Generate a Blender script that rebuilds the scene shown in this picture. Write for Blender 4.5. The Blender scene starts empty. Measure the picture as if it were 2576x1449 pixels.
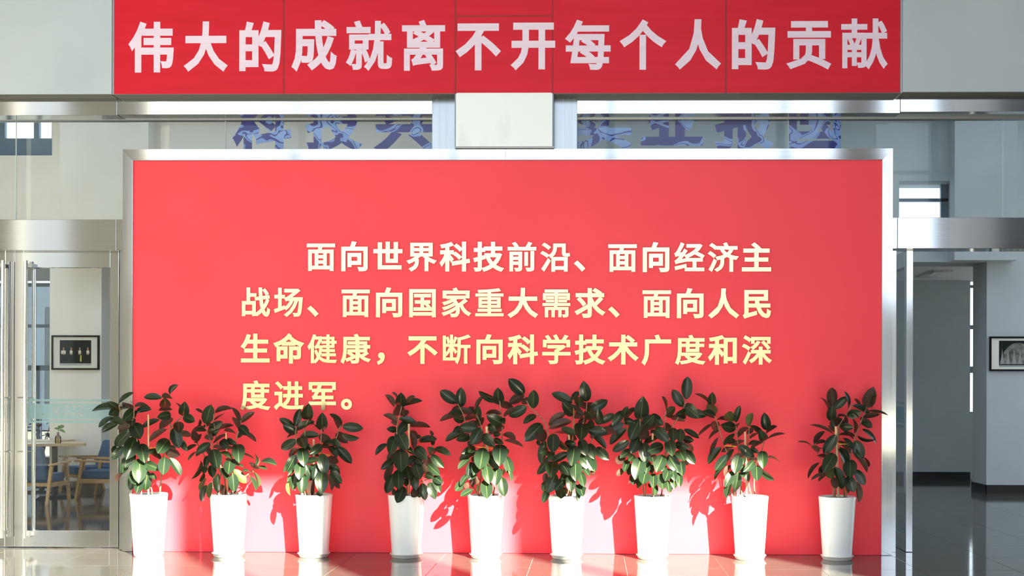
import bpy, bmesh, math, random
import numpy as np
from mathutils import Vector, Matrix
from mathutils.geometry import delaunay_2d_cdt

random.seed(7)
sc = bpy.context.scene
COL = sc.collection

# ------------------------------------------------------------------ camera
W_PX, H_PX, F_PX = 2576.0, 1449.0, 3050.0
PPX, PPY = 1432.0, 988.0
YAW, ROLL = math.atan(0.019), 0.0026
CAM = Vector((0.0, -10.92, 1.45))
fwd = Vector((-math.sin(YAW), math.cos(YAW), 0))
rgt0 = Vector((math.cos(YAW), math.sin(YAW), 0))
up0 = Vector((0, 0, 1))
RGT = rgt0 * math.cos(ROLL) + up0 * math.sin(ROLL)
UPV = up0 * math.cos(ROLL) - rgt0 * math.sin(ROLL)
cd = bpy.data.cameras.new('camera')
cam = bpy.data.objects.new('camera', cd)
COL.objects.link(cam)
cd.sensor_width = 36.0
cd.lens = F_PX / W_PX * 36.0
cd.shift_x = (W_PX / 2 - PPX) / W_PX
cd.shift_y = (PPY - H_PX / 2) / W_PX
cd.clip_end = 400
cam.matrix_world = Matrix(((RGT.x, UPV.x, -fwd.x, CAM.x), (RGT.y, UPV.y, -fwd.y, CAM.y),
                           (RGT.z, UPV.z, -fwd.z, CAM.z), (0, 0, 0, 1)))
sc.camera = cam

# ------------------------------------------------------------------ world, sun, exposure
SKY = 2.7
SUN = 53.0
EXPOSURE = 0.12
w = bpy.data.worlds.new('world'); sc.world = w; w.use_nodes = True
bg = w.node_tree.nodes['Background']
bg.inputs[0].default_value = (0.77, 0.87, 1.0, 1)
bg.inputs[1].default_value = SKY
AZ, EL = math.radians(30), math.radians(30)
sd = Vector((-math.sin(AZ) * math.cos(EL), math.cos(AZ) * math.cos(EL), -math.sin(EL)))  # travel direction
sl = bpy.data.lights.new('sun', 'SUN'); so = bpy.data.objects.new('sun', sl); COL.objects.link(so)
sl.energy = SUN; sl.angle = math.radians(0.55); sl.color = (1.0, 0.93, 0.67)
so.rotation_euler = sd.to_track_quat('-Z', 'Y').to_euler()
so.location = (12, -25, 16)
vs = sc.view_settings
vs.view_transform = 'Standard'; vs.look = 'None'; vs.gamma = 1; vs.use_curve_mapping = False
vs.exposure = EXPOSURE
sc.cycles.max_bounces = 10; sc.cycles.diffuse_bounces = 5; sc.cycles.glossy_bounces = 5
sc.cycles.transparent_max_bounces = 16
sc.cycles.sample_clamp_indirect = 12

# ------------------------------------------------------------------ photo px -> world
def ray(px, py):
    return fwd + RGT * ((px - PPX) / F_PX) + UPV * (-(py - PPY) / F_PX)
def at(px, py, Y):
    r = ray(px, py); t = (Y - CAM.y) / r.y
    return CAM + r * t
def XA(px, py, Y): return at(px, py, Y).x
def ZA(px, py, Y): return at(px, py, Y).z
def fl(px, py):
    r = ray(px, py); t = -CAM.z / r.z
    return CAM + r * t

# ------------------------------------------------------------------ materials
def mat(name, col, rough=0.5, metal=0.0, coat=0.0, emis=None, spec=0.5):
    m = bpy.data.materials.new(name); m.use_nodes = True
    b = m.node_tree.nodes['Principled BSDF']
    b.inputs['Base Color'].default_value = (*col, 1)
    b.inputs['Roughness'].default_value = rough
    b.inputs['Metallic'].default_value = metal
    b.inputs['Coat Weight'].default_value = coat
    b.inputs['Specular IOR Level'].default_value = spec
    if emis:
        b.inputs['Emission Color'].default_value = (*emis[0], 1); b.inputs['Emission Strength'].default_value = emis[1]
    return m
def nodes(m): return m.node_tree.nodes, m.node_tree.links, m.node_tree.nodes['Principled BSDF']
def noise_col(m, c1, c2, scale=(4, 4, 4), ns=3.0, detail=4, lo=0.35, hi=0.65, bump=0.0, rough=None, coord='Object'):
    N, L, b = nodes(m)
    tc = N.new('ShaderNodeTexCoord'); mp = N.new('ShaderNodeMapping'); mp.inputs['Scale'].default_value = scale
    nz = N.new('ShaderNodeTexNoise'); nz.inputs['Scale'].default_value = ns; nz.inputs['Detail'].default_value = detail
    rp = N.new('ShaderNodeValToRGB'); rp.color_ramp.elements[0].position = lo; rp.color_ramp.elements[1].position = hi
    rp.color_ramp.elements[0].color = (*c1, 1); rp.color_ramp.elements[1].color = (*c2, 1)
    L.new(tc.outputs[coord], mp.inputs[0]); L.new(mp.outputs[0], nz.inputs['Vector'])
    L.new(nz.outputs[0], rp.inputs[0]); L.new(rp.outputs[0], b.inputs['Base Color'])
    if bump:
        bp = N.new('ShaderNodeBump'); bp.inputs['Strength'].default_value = bump; bp.inputs['Distance'].default_value = 0.004
        L.new(nz.outputs[0], bp.inputs['Height']); L.new(bp.outputs[0], b.inputs['Normal'])
    if rough:
        mr = N.new('ShaderNodeMapRange'); mr.inputs[3].default_value = rough[0]; mr.inputs[4].default_value = rough[1]
        L.new(nz.outputs[0], mr.inputs[0]); L.new(mr.outputs[0], b.inputs['Roughness'])
    return m

M = {}
M['steel'] = noise_col(mat('brushed_steel', (.6, .6, .6), .14, 1.0), (.57, .59, .605), (.61, .63, .645), (0.6, 40, 60), 2.0, 2, .3, .7, .002, (.07, .10))
M['steel_v'] = noise_col(mat('brushed_steel_vertical', (.6, .6, .6), .16, 1.0), (.57, .59, .605), (.61, .63, .645), (30, 30, 0.6), 2.0, 2, .3, .7, .001, (.08, .10))
M['steel_edge'] = mat('steel_edge', (.35, .36, .38), .35, 1.0)
M['chrome'] = mat('polished_steel_tube', (.85, .84, .82), .12, 1.0)
M['gap'] = mat('dark_gap', (.02, .02, .022), .8)
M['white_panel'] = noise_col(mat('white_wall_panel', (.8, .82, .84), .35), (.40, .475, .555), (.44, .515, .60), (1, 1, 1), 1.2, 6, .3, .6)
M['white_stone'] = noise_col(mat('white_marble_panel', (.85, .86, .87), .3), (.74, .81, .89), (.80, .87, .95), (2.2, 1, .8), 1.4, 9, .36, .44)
M['red_film'] = noise_col(mat('red_banner_film', (.78, .02, .045), .38, spec=.22), (.56, .006, .022), (.62, .008, .030), (.5, 1, 6), 2.0, 5, .3, .7, .5)
M['red_seam'] = mat('red_seam', (.33, .008, .018), .6)
M['film_letter'] = noise_col(mat('lavender_white_film', (.83, .74, .83), .4), (.70, .59, .78), (.77, .66, .85), (.4, 1, 14), 2.0, 3, .3, .7, .05)  # horizontal streaks put a faint sheen into the letter colour
M['red_board'] = noise_col(mat('red_display_board', (.86, .052, .085), .42, spec=.35), (.84, .049, .076), (.88, .055, .083), (.8, 1, .8), 1.5, 3, .3, .7, .015)
M['gold'] = noise_col(mat('satin_gold', (1, .78, .42), .2, 1.0), (.97, .75, .37), (1.0, .81, .44), (1, 1, 1), 3.0, 2, .3, .7)
M['gold_side'] = mat('gold_edge', (.62, .42, .16), .4, 1.0)
M['pot'] = mat('white_ceramic_glaze', (.80, .85, .92), .16, 0, .4)
M['saucer'] = mat('white_plastic_saucer', (.74, .75, .76), .4)
M['liner'] = mat('blue_black_liner', (.025, .03, .10), .6)
M['soil'] = noise_col(mat('potting_soil', (.05, .035, .025), .95), (.03, .02, .015), (.09, .06, .04), (1, 1, 1), 60, 4, .3, .7, .5)
M['bark'] = noise_col(mat('stem_bark', (.2, .12, .07), .7), (.12, .07, .04), (.34, .22, .12), (1, 1, .3), 90, 3, .35, .65, .3)
M['bamboo'] = noise_col(mat('bamboo_stake', (.6, .42, .24), .55), (.5, .33, .18), (.68, .5, .3), (1, 1, .15), 60, 3, .35, .65)
M['tie'] = mat('gold_wire_tie', (.95, .6, .05), .3, .6)
M['wall_cream'] = noise_col(mat('cream_plaster', (.62, .6, .55), .8), (.84, .79, .73), (.88, .83, .77), (1, 1, 1), 2, 3)
M['wall_grey'] = noise_col(mat('cool_grey_plaster', (.42, .46, .48), .75), (.40, .44, .46), (.43, .47, .49), (1, 1, 1), 2, 3)
M['wall_plain'] = mat('plain_plaster', (.62, .61, .58), .8)
M['ceil'] = mat('ceiling_paint', (.78, .78, .78), .85)
M['base_black'] = mat('black_skirting', (.015, .015, .018), .3)
M['oak'] = noise_col(mat('oak_wood', (.5, .3, .13), .45), (.42, .24, .10), (.58, .36, .17), (1, 12, 12), 5, 5, .3, .7)
M['oak_top'] = noise_col(mat('pale_oak_top', (.62, .45, .27), .4), (.56, .39, .22), (.68, .5, .31), (1, 12, 12), 5, 5, .3, .7)
M['blue_fabric'] = noise_col(mat('slate_blue_fabric', (.07, .13, .23), .9), (.06, .11, .20), (.09, .15, .26), (1, 1, 1), 120, 2, .3, .7, .2)
M['black_metal'] = mat('black_powder_coat', (.012, .014, .02), .4)
M['black_frame'] = mat('black_picture_frame', (.006, .006, .006), .6, spec=.15)
M['mat_board'] = mat('cream_mount_board', (.72, .69, .63), .8)
M['win_frame'] = mat('blue_grey_aluminium', (.18, .25, .33), .4, .3)
M['concrete'] = noise_col(mat('outdoor_paving', (.35, .34, .32), .85), (.07, .07, .07), (.10, .10, .097), (1, 1, 1), .5, 4)
M['far_build'] = noise_col(mat('blue_grey_facade', (.2, .33, .5), .6), (.005, .012, .026), (.007, .016, .034), (1, 1, 1), .8, 4)
M['dark_green'] = mat('outdoor_foliage', (.05, .08, .04), .7)
M['bottle'] = None

# tiles: polished grey-brown porcelain
tm = mat('polished_porcelain_tile', (.08, .075, .07), .07, 0, 0, None, .95)
noise_col(tm, (.050, .048, .047), (.074, .071, .068), (.6, 3.0, 1), 2.2, 8, .3, .7, .004, (.05, .10))
M['tile'] = tm
M['grout'] = mat('pale_grout', (.34, .32, .29), .8)

def thin_glass(name, tint=(.95, .97, .965), refl=1.0, rough=0.0):
    m = bpy.data.materials.new(name); m.use_nodes = True
    N, L = m.node_tree.nodes, m.node_tree.links
    N.clear()
    out = N.new('ShaderNodeOutputMaterial'); mx = N.new('ShaderNodeMixShader')
    tr = N.new('ShaderNodeBsdfTransparent'); gl = N.new('ShaderNodeBsdfGlossy'); fr = N.new('ShaderNodeFresnel')
    tr.inputs[0].default_value = (*tint, 1); gl.inputs['Roughness'].default_value = rough; fr.inputs[0].default_value = 1.5
    mu = N.new('ShaderNodeMath'); mu.operation = 'MULTIPLY'; mu.inputs[1].default_value = refl
    L.new(fr.outputs[0], mu.inputs[0]); L.new(mu.outputs[0], mx.inputs[0]); L.new(tr.outputs[0], mx.inputs[1]); L.new(gl.outputs[0], mx.inputs[2])
    L.new(mx.outputs[0], out.inputs[0])
    return m
M['glass'] = thin_glass('clear_door_glass', refl=.5)
M['glass_green'] = thin_glass('green_tinted_transom_glass', (.95, .97, .96), .4)
M['bottle'] = thin_glass('amber_bottle_glass', (.75, .66, .42), 1.5)
def frosted():
    m = bpy.data.materials.new('frosted_window_film'); m.use_nodes = True
    N, L = m.node_tree.nodes, m.node_tree.links; N.clear()
    out = N.new('ShaderNodeOutputMaterial'); mx = N.new('ShaderNodeMixShader'); tr = N.new('ShaderNodeBsdfTransparent'); df = N.new('ShaderNodeBsdfDiffuse')
    df.inputs[0].default_value = (.22, .34, .38, 1); tr.inputs[0].default_value = (.8, .88, .9, 1); mx.inputs[0].default_value = .8
    L.new(tr.outputs[0], mx.inputs[1]); L.new(df.outputs[0], mx.inputs[2]); L.new(mx.outputs[0], out.inputs[0]); return m
M['frost'] = frosted()
def camo():
    m = mat('blue_camouflage_film', (.1, .15, .5), .4); N, L, b = nodes(m)
    tc = N.new('ShaderNodeTexCoord'); mp = N.new('ShaderNodeMapping'); mp.inputs['Scale'].default_value = (3.2, 1, 4)
    n1 = N.new('ShaderNodeTexNoise'); n1.inputs['Scale'].default_value = 1.0; n1.inputs['Detail'].default_value = 1.2; n1.inputs['Distortion'].default_value = 1.6
    rp = N.new('ShaderNodeValToRGB'); rp.color_ramp.interpolation = 'CONSTANT'
    e = rp.color_ramp.elements; e[0].color = (.010, .010, .26, 1); e[1].position = .47; e[1].color = (.22, .36, .85, 1)
    e2 = rp.color_ramp.elements.new(.55); e2.color = (.012, .012, .28, 1)
    e3 = rp.color_ramp.elements.new(.575); e3.color = (.27, .42, .88, 1)
    L.new(tc.outputs['Object'], mp.inputs[0]); L.new(mp.outputs[0], n1.inputs['Vector']); L.new(n1.outputs[0], rp.inputs[0]); L.new(rp.outputs[0], b.inputs['Base Color'])
    return m
M['camo'] = camo()
def leafmat(name, top1, top2, under, rib):
    m = mat(name, top1, .26, 0, .12, spec=.35); N, L, b = nodes(m)
    b.inputs['Coat Roughness'].default_value = .18
    uv = N.new('ShaderNodeUVMap'); sp = N.new('ShaderNodeSeparateXYZ'); L.new(uv.outputs[0], sp.inputs[0])
    oi = N.new('ShaderNodeObjectInfo')
    mt = N.new('ShaderNodeMixRGB'); mt.inputs[1].default_value = (*top1, 1); mt.inputs[2].default_value = (*top2, 1); L.new(oi.outputs['Random'], mt.inputs[0])
    # midrib
    s1 = N.new('ShaderNodeMath'); s1.operation = 'SUBTRACT'; s1.inputs[1].default_value = .5; L.new(sp.outputs[0], s1.inputs[0])
    s2 = N.new('ShaderNodeMath'); s2.operation = 'ABSOLUTE'; L.new(s1.outputs[0], s2.inputs[0])
    s3 = N.new('ShaderNodeMath'); s3.operation = 'LESS_THAN'; s3.inputs[1].default_value = .022; L.new(s2.outputs[0], s3.inputs[0])
    mr = N.new('ShaderNodeMixRGB'); mr.inputs[2].default_value = (*rib, 1); L.new(s3.outputs[0], mr.inputs[0]); L.new(mt.outputs[0], mr.inputs[1])
    # underside
    mu = N.new('ShaderNodeMixRGB'); mu.inputs[1].default_value = (*under, 1); mu.inputs[2].default_value = (under[0]*1.2, under[1]*1.5, under[2], 1); L.new(s3.outputs[0], mu.inputs[0])
    ge = N.new('ShaderNodeNewGeometry'); mb = N.new('ShaderNodeMixRGB')
    L.new(ge.outputs['Backfacing'], mb.inputs[0]); L.new(mr.outputs[0], mb.inputs[1]); L.new(mu.outputs[0], mb.inputs[2]); L.new(mb.outputs[0], b.inputs['Base Color'])
    rr = N.new('ShaderNodeMapRange'); rr.inputs[3].default_value = .28; rr.inputs[4].default_value = .55; L.new(ge.outputs['Backfacing'], rr.inputs[0]); L.new(rr.outputs[0], b.inputs['Roughness'])
    # side veins
    wv = N.new('ShaderNodeTexWave'); wv.inputs['Scale'].default_value = 7; wv.bands_direction = 'Y'; L.new(uv.outputs[0], wv.inputs['Vector'])
    bp = N.new('ShaderNodeBump'); bp.inputs['Strength'].default_value = .05; bp.inputs['Distance'].default_value = .002; L.new(wv.outputs[0], bp.inputs['Height']); L.new(bp.outputs[0], b.inputs['Normal'])
    tl = N.new('ShaderNodeBsdfTranslucent'); tl.inputs[0].default_value = (.07, .12, .015, 1)
    mx = N.new('ShaderNodeMixShader'); mx.inputs[0].default_value = .08
    out = N['Material Output']; L.new(b.outputs[0], mx.inputs[1]); L.new(tl.outputs[0], mx.inputs[2]); L.new(mx.outputs[0], out.inputs[0])
    return m
M['leaf'] = leafmat('rubber_plant_leaf', (.008, .018, .012), (.013, .028, .013), (.045, .022, .018), (.07, .12, .03))
M['leaf_pale'] = leafmat('lit_pale_rubber_plant_leaf', (.020, .050, .014), (.032, .062, .016), (.065, .085, .028), (.25, .30, .08))  # paler green puts the lit look of some undersides into the colour

# ------------------------------------------------------------------ object helpers
def setp(o, label=None, cat=None, group=None, kind=None):
    if label: o['label'] = label
    if cat: o['category'] = cat
    if group: o['group'] = group
    if kind: o['kind'] = kind
    return o
def empty(name, loc, label=None, cat=None, group=None, kind=None, rz=0):
    o = bpy.data.objects.new(name, None); COL.objects.link(o); o.location = loc; o.rotation_euler = (0, 0, rz)
    o.empty_display_size = .05
    return setp(o, label, cat, group, kind)
def link(name, me, parent=None, m=None, world=True, smooth=False):
    """mesh given in world coordinates unless world is False (then local to the parent)"""
    if m is not None: me.materials.append(m)
    if smooth:
        for p in me.polygons: p.use_smooth = True
    o = bpy.data.objects.new(name, me); COL.objects.link(o)
    if parent is not None:
        o.parent = parent
        if world: o.matrix_local = Matrix.Translation(-PW(parent))
    return o
def PW(p):
    v = Vector(p.location)
    while p.parent: p = p.parent; v = v + Vector(p.location)
    return v
def mesh(name, v, f):
    me = bpy.data.meshes.new(name); me.from_pydata([tuple(a) for a in v], [], f); me.update(); return me
class MB:
    def __init__(s): s.bm = bmesh.new()
    def box(s, a, b, bev=0.0):
        x0, x1 = sorted((a[0], b[0])); y0, y1 = sorted((a[1], b[1])); z0, z1 = sorted((a[2], b[2]))
        vs_ = [s.bm.verts.new(p) for p in ((x0,y0,z0),(x1,y0,z0),(x1,y1,z0),(x0,y1,z0),(x0,y0,z1),(x1,y0,z1),(x1,y1,z1),(x0,y1,z1))]
        fs = [s.bm.faces.new([vs_[i] for i in q]) for q in ((0,3,2,1),(4,5,6,7),(0,1,5,4),(1,2,6,5),(2,3,7,6),(3,0,4,7))]
        if bev:
            es = list({e for f in fs for e in f.edges})
            bmesh.ops.bevel(s.bm, geom=es, offset=bev, segments=2, profile=.7, affect='EDGES')
        return s
    def prism(s, pts0, pts1):
        a = [s.bm.verts.new(p) for p in pts0]; b = [s.bm.verts.new(p) for p in pts1]; n = len(a)
        s.bm.faces.new(a[::-1]); s.bm.faces.new(b)
        for i in range(n): s.bm.faces.new((a[i], a[(i+1) % n], b[(i+1) % n], b[i]))
        return s
    def tube(s, pts, r, n=8, cap=True):
        pts = [Vector(p) for p in pts]; rs = r if isinstance(r, (list, tuple)) else [r] * len(pts)
        rings = []
        for i, p in enumerate(pts):
            d = (pts[min(i+1, len(pts)-1)] - pts[max(i-1, 0)]).normalized()
            u = d.cross(Vector((0, 1, 0)));
            if u.length < .05: u = d.cross(Vector((1, 0, 0)))
            u.normalize(); v = d.cross(u)
            rings.append([s.bm.verts.new(p + (u * math.cos(2*math.pi*k/n) + v * math.sin(2*math.pi*k/n)) * rs[i]) for k in range(n)])
        for a, b in zip(rings, rings[1:]):
            for k in range(n): s.bm.faces.new((a[k], a[(k+1) % n], b[(k+1) % n], b[k]))
        if cap: s.bm.faces.new(rings[0][::-1]); s.bm.faces.new(rings[-1])
        return s
    def lathe(s, prof, n=40, c=(0, 0, 0)):
        rings = []
        for r, z in prof:
            rings.append([s.bm.verts.new((c[0] + r*math.cos(2*math.pi*k/n), c[1] + r*math.sin(2*math.pi*k/n), c[2] + z)) for k in range(n)])
        for a, b in zip(rings, rings[1:]):
            for k in range(n): s.bm.faces.new((a[k], a[(k+1) % n], b[(k+1) % n], b[k]))
        s.bm.faces.new(rings[0][::-1]); s.bm.faces.new(rings[-1])
        return s
    def build(s, name, m, parent=None, world=True, smooth=False):
        bmesh.ops.recalc_face_normals(s.bm, faces=s.bm.faces[:])
        me = bpy.data.meshes.new(name); s.bm.to_mesh(me); s.bm.free()
        o = link(name, me, parent, m, world, smooth)
        if smooth:
            try: me.set_sharp_from_angle(angle=math.radians(40))
            except Exception: pass
        return o
def pbox(name, m, x0, y0, x1, y1, Y, depth, parent=None, bev=0.0):
    """box whose front face at depth Y covers the given photo rectangle"""
    xm, ym = (x0 + x1) / 2, (y0 + y1) / 2
    a = (XA(x0, ym, Y), Y, ZA(xm, y1, Y)); b = (XA(x1, ym, Y), Y + depth, ZA(xm, y0, Y))
    return MB().box(a, b, bev).build(name, m, parent)
def struct(o): o['kind'] = 'structure'; return o

# ------------------------------------------------------------------ heavy glyphs
def covered(V, Fc, C):
    """which of the points C lie inside any of the polygons"""
    T = []
    for q in Fc:
        for i in range(1, len(q) - 1): T.append((V[q[0]][0], V[q[0]][1], V[q[i]][0], V[q[i]][1], V[q[i+1]][0], V[q[i+1]][1]))
    T = np.array(T); px_, py_ = C[:, 0:1], C[:, 1:2]
    def side(k):
        ax, ay, bx, by = T[:, k*2], T[:, k*2+1], T[:, (k*2+2) % 6], T[:, (k*2+3) % 6]
        return (bx - ax) * (py_ - ay) - (by - ay) * (px_ - ax)
    return ((side(0) >= -1e-9) & (side(1) >= -1e-9) & (side(2) >= -1e-9)).any(axis=1)
_font_cache = {}
DENSE = '需重健国断康面经深献就离学沿济战界前度进军场家每贡'
def glyph(ch, r):
    if ch in DENSE: r *= .8
    if ch in '需重献健断': r *= .78
    key = (ch, r)
    if key in _font_cache: return _font_cache[key]
    c = bpy.data.curves.new('tmp', 'FONT'); c.body = ch; c.size = 1.0; c.resolution_u = 3
    o = bpy.data.objects.new('tmp', c); COL.objects.link(o)
    bpy.context.view_layer.update()
    dg = bpy.context.evaluated_depsgraph_get()
    me = bpy.data.meshes.new_from_object(o.evaluated_get(dg))
    pts = [(v.co.x, v.co.y) for v in me.vertices]; tris = [list(p.vertices) for p in me.polygons]
    bpy.data.objects.remove(o); bpy.data.curves.remove(c); bpy.data.meshes.remove(me)
    # weld, then grow the outline by r with mitred corners (heavy weight of the typeface)
    key_of = {}; wid = []; P = []
    for x, y in pts:
        k = (round(x, 5), round(y, 5))
        if k not in key_of: key_of[k] = len(P); P.append(Vector((x, y)))
        wid.append(key_of[k])
    Fc = []
    for t in tris:
        t = [wid[i] for i in t]
        a_ = sum(P[t[i]].x * P[t[(i+1) % len(t)]].y - P[t[(i+1) % len(t)]].x * P[t[i]].y for i in range(len(t)))
        if abs(a_) < 1e-9: continue
        Fc.append(t if a_ > 0 else t[::-1])
    V = list(P)
    if r > 0:
        E = {(f[i], f[(i+1) % len(f)]) for f in Fc for i in range(len(f))}
        B = [(a, b) for a, b in E if (b, a) not in E and (P[a] - P[b]).length > 1e-6]
        nxt = {}
        for a, b in B: nxt.setdefault(a, []).append(b)
        def nrm(a, b): d = (P[b] - P[a]).normalized(); return Vector((d.y, -d.x))
        def add(poly):
            k = len(V); V.extend(poly); Fc.append(list(range(k, k + len(poly))))
        for a, b in B:
            n = nrm(a, b); add([P[a], P[a] + n * r, P[b] + n * r, P[b]])
            for c2 in nxt.get(b, []):
                m_ = nrm(b, c2)
                d1_ = P[b] - P[a]; d2_ = P[c2] - P[b]
                if d1_.x * d2_.y - d1_.y * d2_.x > 1e-9:
                    h = (n + m_); q = h.length
                    if q > .75: tip = P[b] + h * (2 * r / (q * q)); add([P[b], P[b] + n * r, tip, P[b] + m_ * r])
                    else: add([P[b], P[b] + n * r, P[b] + m_ * r])
    vo, eo, fo, ov, oe, of = delaunay_2d_cdt(V, [], Fc, 0, 1e-5, True)
    C = np.array([(sum(vo[i][0] for i in f) / len(f), sum(vo[i][1] for i in f) / len(f)) for f in fo])
    ins = covered(V, Fc, C)
    keep = [f for f, k in zip(fo, ins) if k]
    used = sorted({i for f in keep for i in f}); mp_ = {i: k for k, i in enumerate(used)}
    vv = [(vo[i][0], vo[i][1]) for i in used]; ff = [[mp_[i] for i in f] for f in keep]
    _font_cache[key] = (vv, ff); return vv, ff
def bbox(vv):
    xs = [a[0] for a in vv]; ys = [a[1] for a in vv]; return min(xs), min(ys), max(xs), max(ys)
def solid(vv, ff, Y, depth):
    """2-D (X,Z) triangles -> relief with its front at Y-depth and open back at Y"""
    n = len(vv); V = [(x, Y - depth, z) for x, z in vv] + [(x, Y, z) for x, z in vv]; Fc = []; cnt = {}
    for f in ff:
        s_ = sum(vv[f[i]][0]*vv[f[(i+1) % len(f)]][1] - vv[f[(i+1) % len(f)]][0]*vv[f[i]][1] for i in range(len(f)))
        f = f if s_ > 0 else f[::-1]
        Fc.append(list(f))
        for i in range(len(f)): cnt[(f[i], f[(i+1) % len(f)])] = 1
    nf = len(Fc)
    for (a, b) in list(cnt):
        if (b, a) not in cnt: Fc.append([b, a, a + n, b + n])
    return V, Fc, nf
def letter_box(ch, r, box, Y, depth, m, ms, parent, name='letter'):
    """glyph fitted into a photo rectangle on the plane Y"""
    vv, ff = glyph(ch, r); x0, y0, x1, y1 = bbox(vv)
    X0, X1 = XA(box[0], box[3], Y), XA(box[2], box[3], Y); Z1, Z0 = ZA((box[0]+box[2])/2, box[1], Y), ZA((box[0]+box[2])/2, box[3], Y)
    tv = [(X0 + (x-x0)/(x1-x0)*(X1-X0), Z0 + (y-y0)/(y1-y0)*(Z1-Z0)) for x, y in vv]
    V, Fc, nf = solid(tv, ff, Y, depth); me = mesh(name, V, Fc); me.materials.append(m); me.materials.append(ms)
    for i, p in enumerate(me.polygons): p.material_index = 0 if i < nf else 1
    return link(name, me, parent)
def letter_em(ch, r, cx, cy, em, Y, depth, m, ms, parent, name='letter'):
    """glyph placed by the centre of its em square (photo px) and em size in px"""
    vv, ff = glyph(ch, r); s_ = em * (Y - CAM.y) / F_PX; c = at(cx, cy, Y)
    tv = [(c.x + (x - .5) * s_, c.z + (y - .38) * s_) for x, y in vv]
    V, Fc, nf = solid(tv, ff, Y, depth); me = mesh(name, V, Fc); me.materials.append(m); me.materials.append(ms)
    for i, p in enumerate(me.polygons): p.material_index = 0 if i < nf else 1
    return link(name, me, parent)

def leaf_mesh(name, m, bend, fold, wmax=.5):
    n = 12; cols = (-1, -.5, 0, .5, 1); V, Fc, UV = [], [], []
    for i in range(n + 1):
        t = i / n
        if i == n: wd = 0.004
        else: wd = max(0, math.sin(math.pi * min(1, t * .97 + .015) ** .95)) ** .56 * (1 if t < .9 else .86)
        wd = max(wd, .03) * .5
        z = -bend * (t ** 2) + bend * .5 * t
        for c in cols:
            V.append((c * wd, t, z + fold * abs(c) * wd - .03 * (c * c) * wd)); UV.append((.5 + c * .5, t))
    k = len(cols)
    for i in range(n):
        for j in range(k - 1): Fc.append((i*k+j, i*k+j+1, (i+1)*k+j+1, (i+1)*k+j))
    # petiole
    b = len(V)
    for (y, z) in ((.03, 0), (-.1, -.015)):
        for (dx, dz) in ((-.016, 0), (.016, 0), (0, .02)): V.append((dx, y, z + dz)); UV.append((.5, 0))
    for a in range(3): Fc.append((b+a, b+(a+1) % 3, b+3+(a+1) % 3, b+3+a))
    me = mesh(name, V, Fc); me.materials.append(m)
    uvl = me.uv_layers.new(name='UVMap')
    for l in me.loops: uvl.data[l.index].uv = UV[l.vertex_index]
    for p in me.polygons: p.use_smooth = True
    return me
LEAVES = [leaf_mesh('leaf', M['leaf'], b, f) for b, f in ((.16, .22), (.26, .3), (.05, .15), (.34, .18))]
LEAVES_P = [leaf_mesh('leaf', M['leaf_pale'], b, f) for b, f in ((.16, .22), (.28, .3))]

M['far_strip'] = mat('dark_office_glass', (.004, .007, .012), .4)
M['steel_pil'] = noise_col(mat('dim_steel_pilaster', (.36, .39, .41), .28, 1.0), (.34, .37, .39), (.40, .43, .45), (30, 30, .6), 2.0, 2, .3, .7, 0, (.24, .30))  # darker copy of the steel, dimmer reflections put into its colour
M['front_wall'] = mat('front_wall_cladding', (.38, .37, .36), .7)
M['dark_render'] = mat('brown_grey_render', (.22, .21, .20), .8)
M['joint'] = mat('silicone_joint', (.55, .66, .66), .5)
M['under_shade'] = mat('dark_underside_shade', (.10, .10, .10), .6)
# ------------------------------------------------------------------ floor
floor = struct(empty('floor', (0, 0, 0)))
g = MB().box((-16, -12.6, -.2), (14, 13.2, -.003)).build('floor_base', M['grout'], floor); g['label'] = 'pale grout bed between the tiles'
TS, GAP = .8, .0035
XJ, YJ = .285, -.09
tile_me = {}
def tile(ix, iy):
    x0 = XJ + TS * ix + GAP / 2; y0 = YJ + TS * iy + GAP / 2; s_ = TS - GAP
    if 't' not in tile_me:
        b = MB().box((0, 0, -.012), (s_, s_, 0)); bmesh.ops.bevel(b.bm, geom=[e for e in b.bm.edges if all(v.co.z > -.001 for v in e.verts)], offset=.0012, segments=1, affect='EDGES')
        o = b.build('tile', M['tile'], floor); tile_me['t'] = o.data
    else:
        o = bpy.data.objects.new('tile', tile_me['t']); COL.objects.link(o); o.parent = floor
    o.matrix_local = Matrix.Translation((x0, y0, 0)); return o
def vis(ix, iy):
    X = XJ + TS * ix; Y = YJ + TS * iy
    if iy < 0: return iy >= -4 and -8 <= ix <= 6
    if iy <= 12: return (-9 <= ix <= -4) or (2 <= ix <= 9)
    return False
rest = MB(); cnt = 0
for iy in range(-15, 17):
    for ix in range(-19, 17):
        if vis(ix, iy): tile(ix, iy); cnt += 1
        else:
            x0 = XJ + TS * ix + GAP / 2; y0 = YJ + TS * iy + GAP / 2
            if y0 < -12.5 or y0 + TS > 13.1 or x0 < -15.9 or x0 + TS > 13.9: continue
            bmq = rest.bm; f = bmq.faces.new([bmq.verts.new(p) for p in ((x0, y0, 0), (x0+TS-GAP, y0, 0), (x0+TS-GAP, y0+TS-GAP, 0), (x0, y0+TS-GAP, 0))])
o = rest.build('tile_field', M['tile'], floor); o['kind'] = 'stuff'
print('tiles', cnt)

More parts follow.
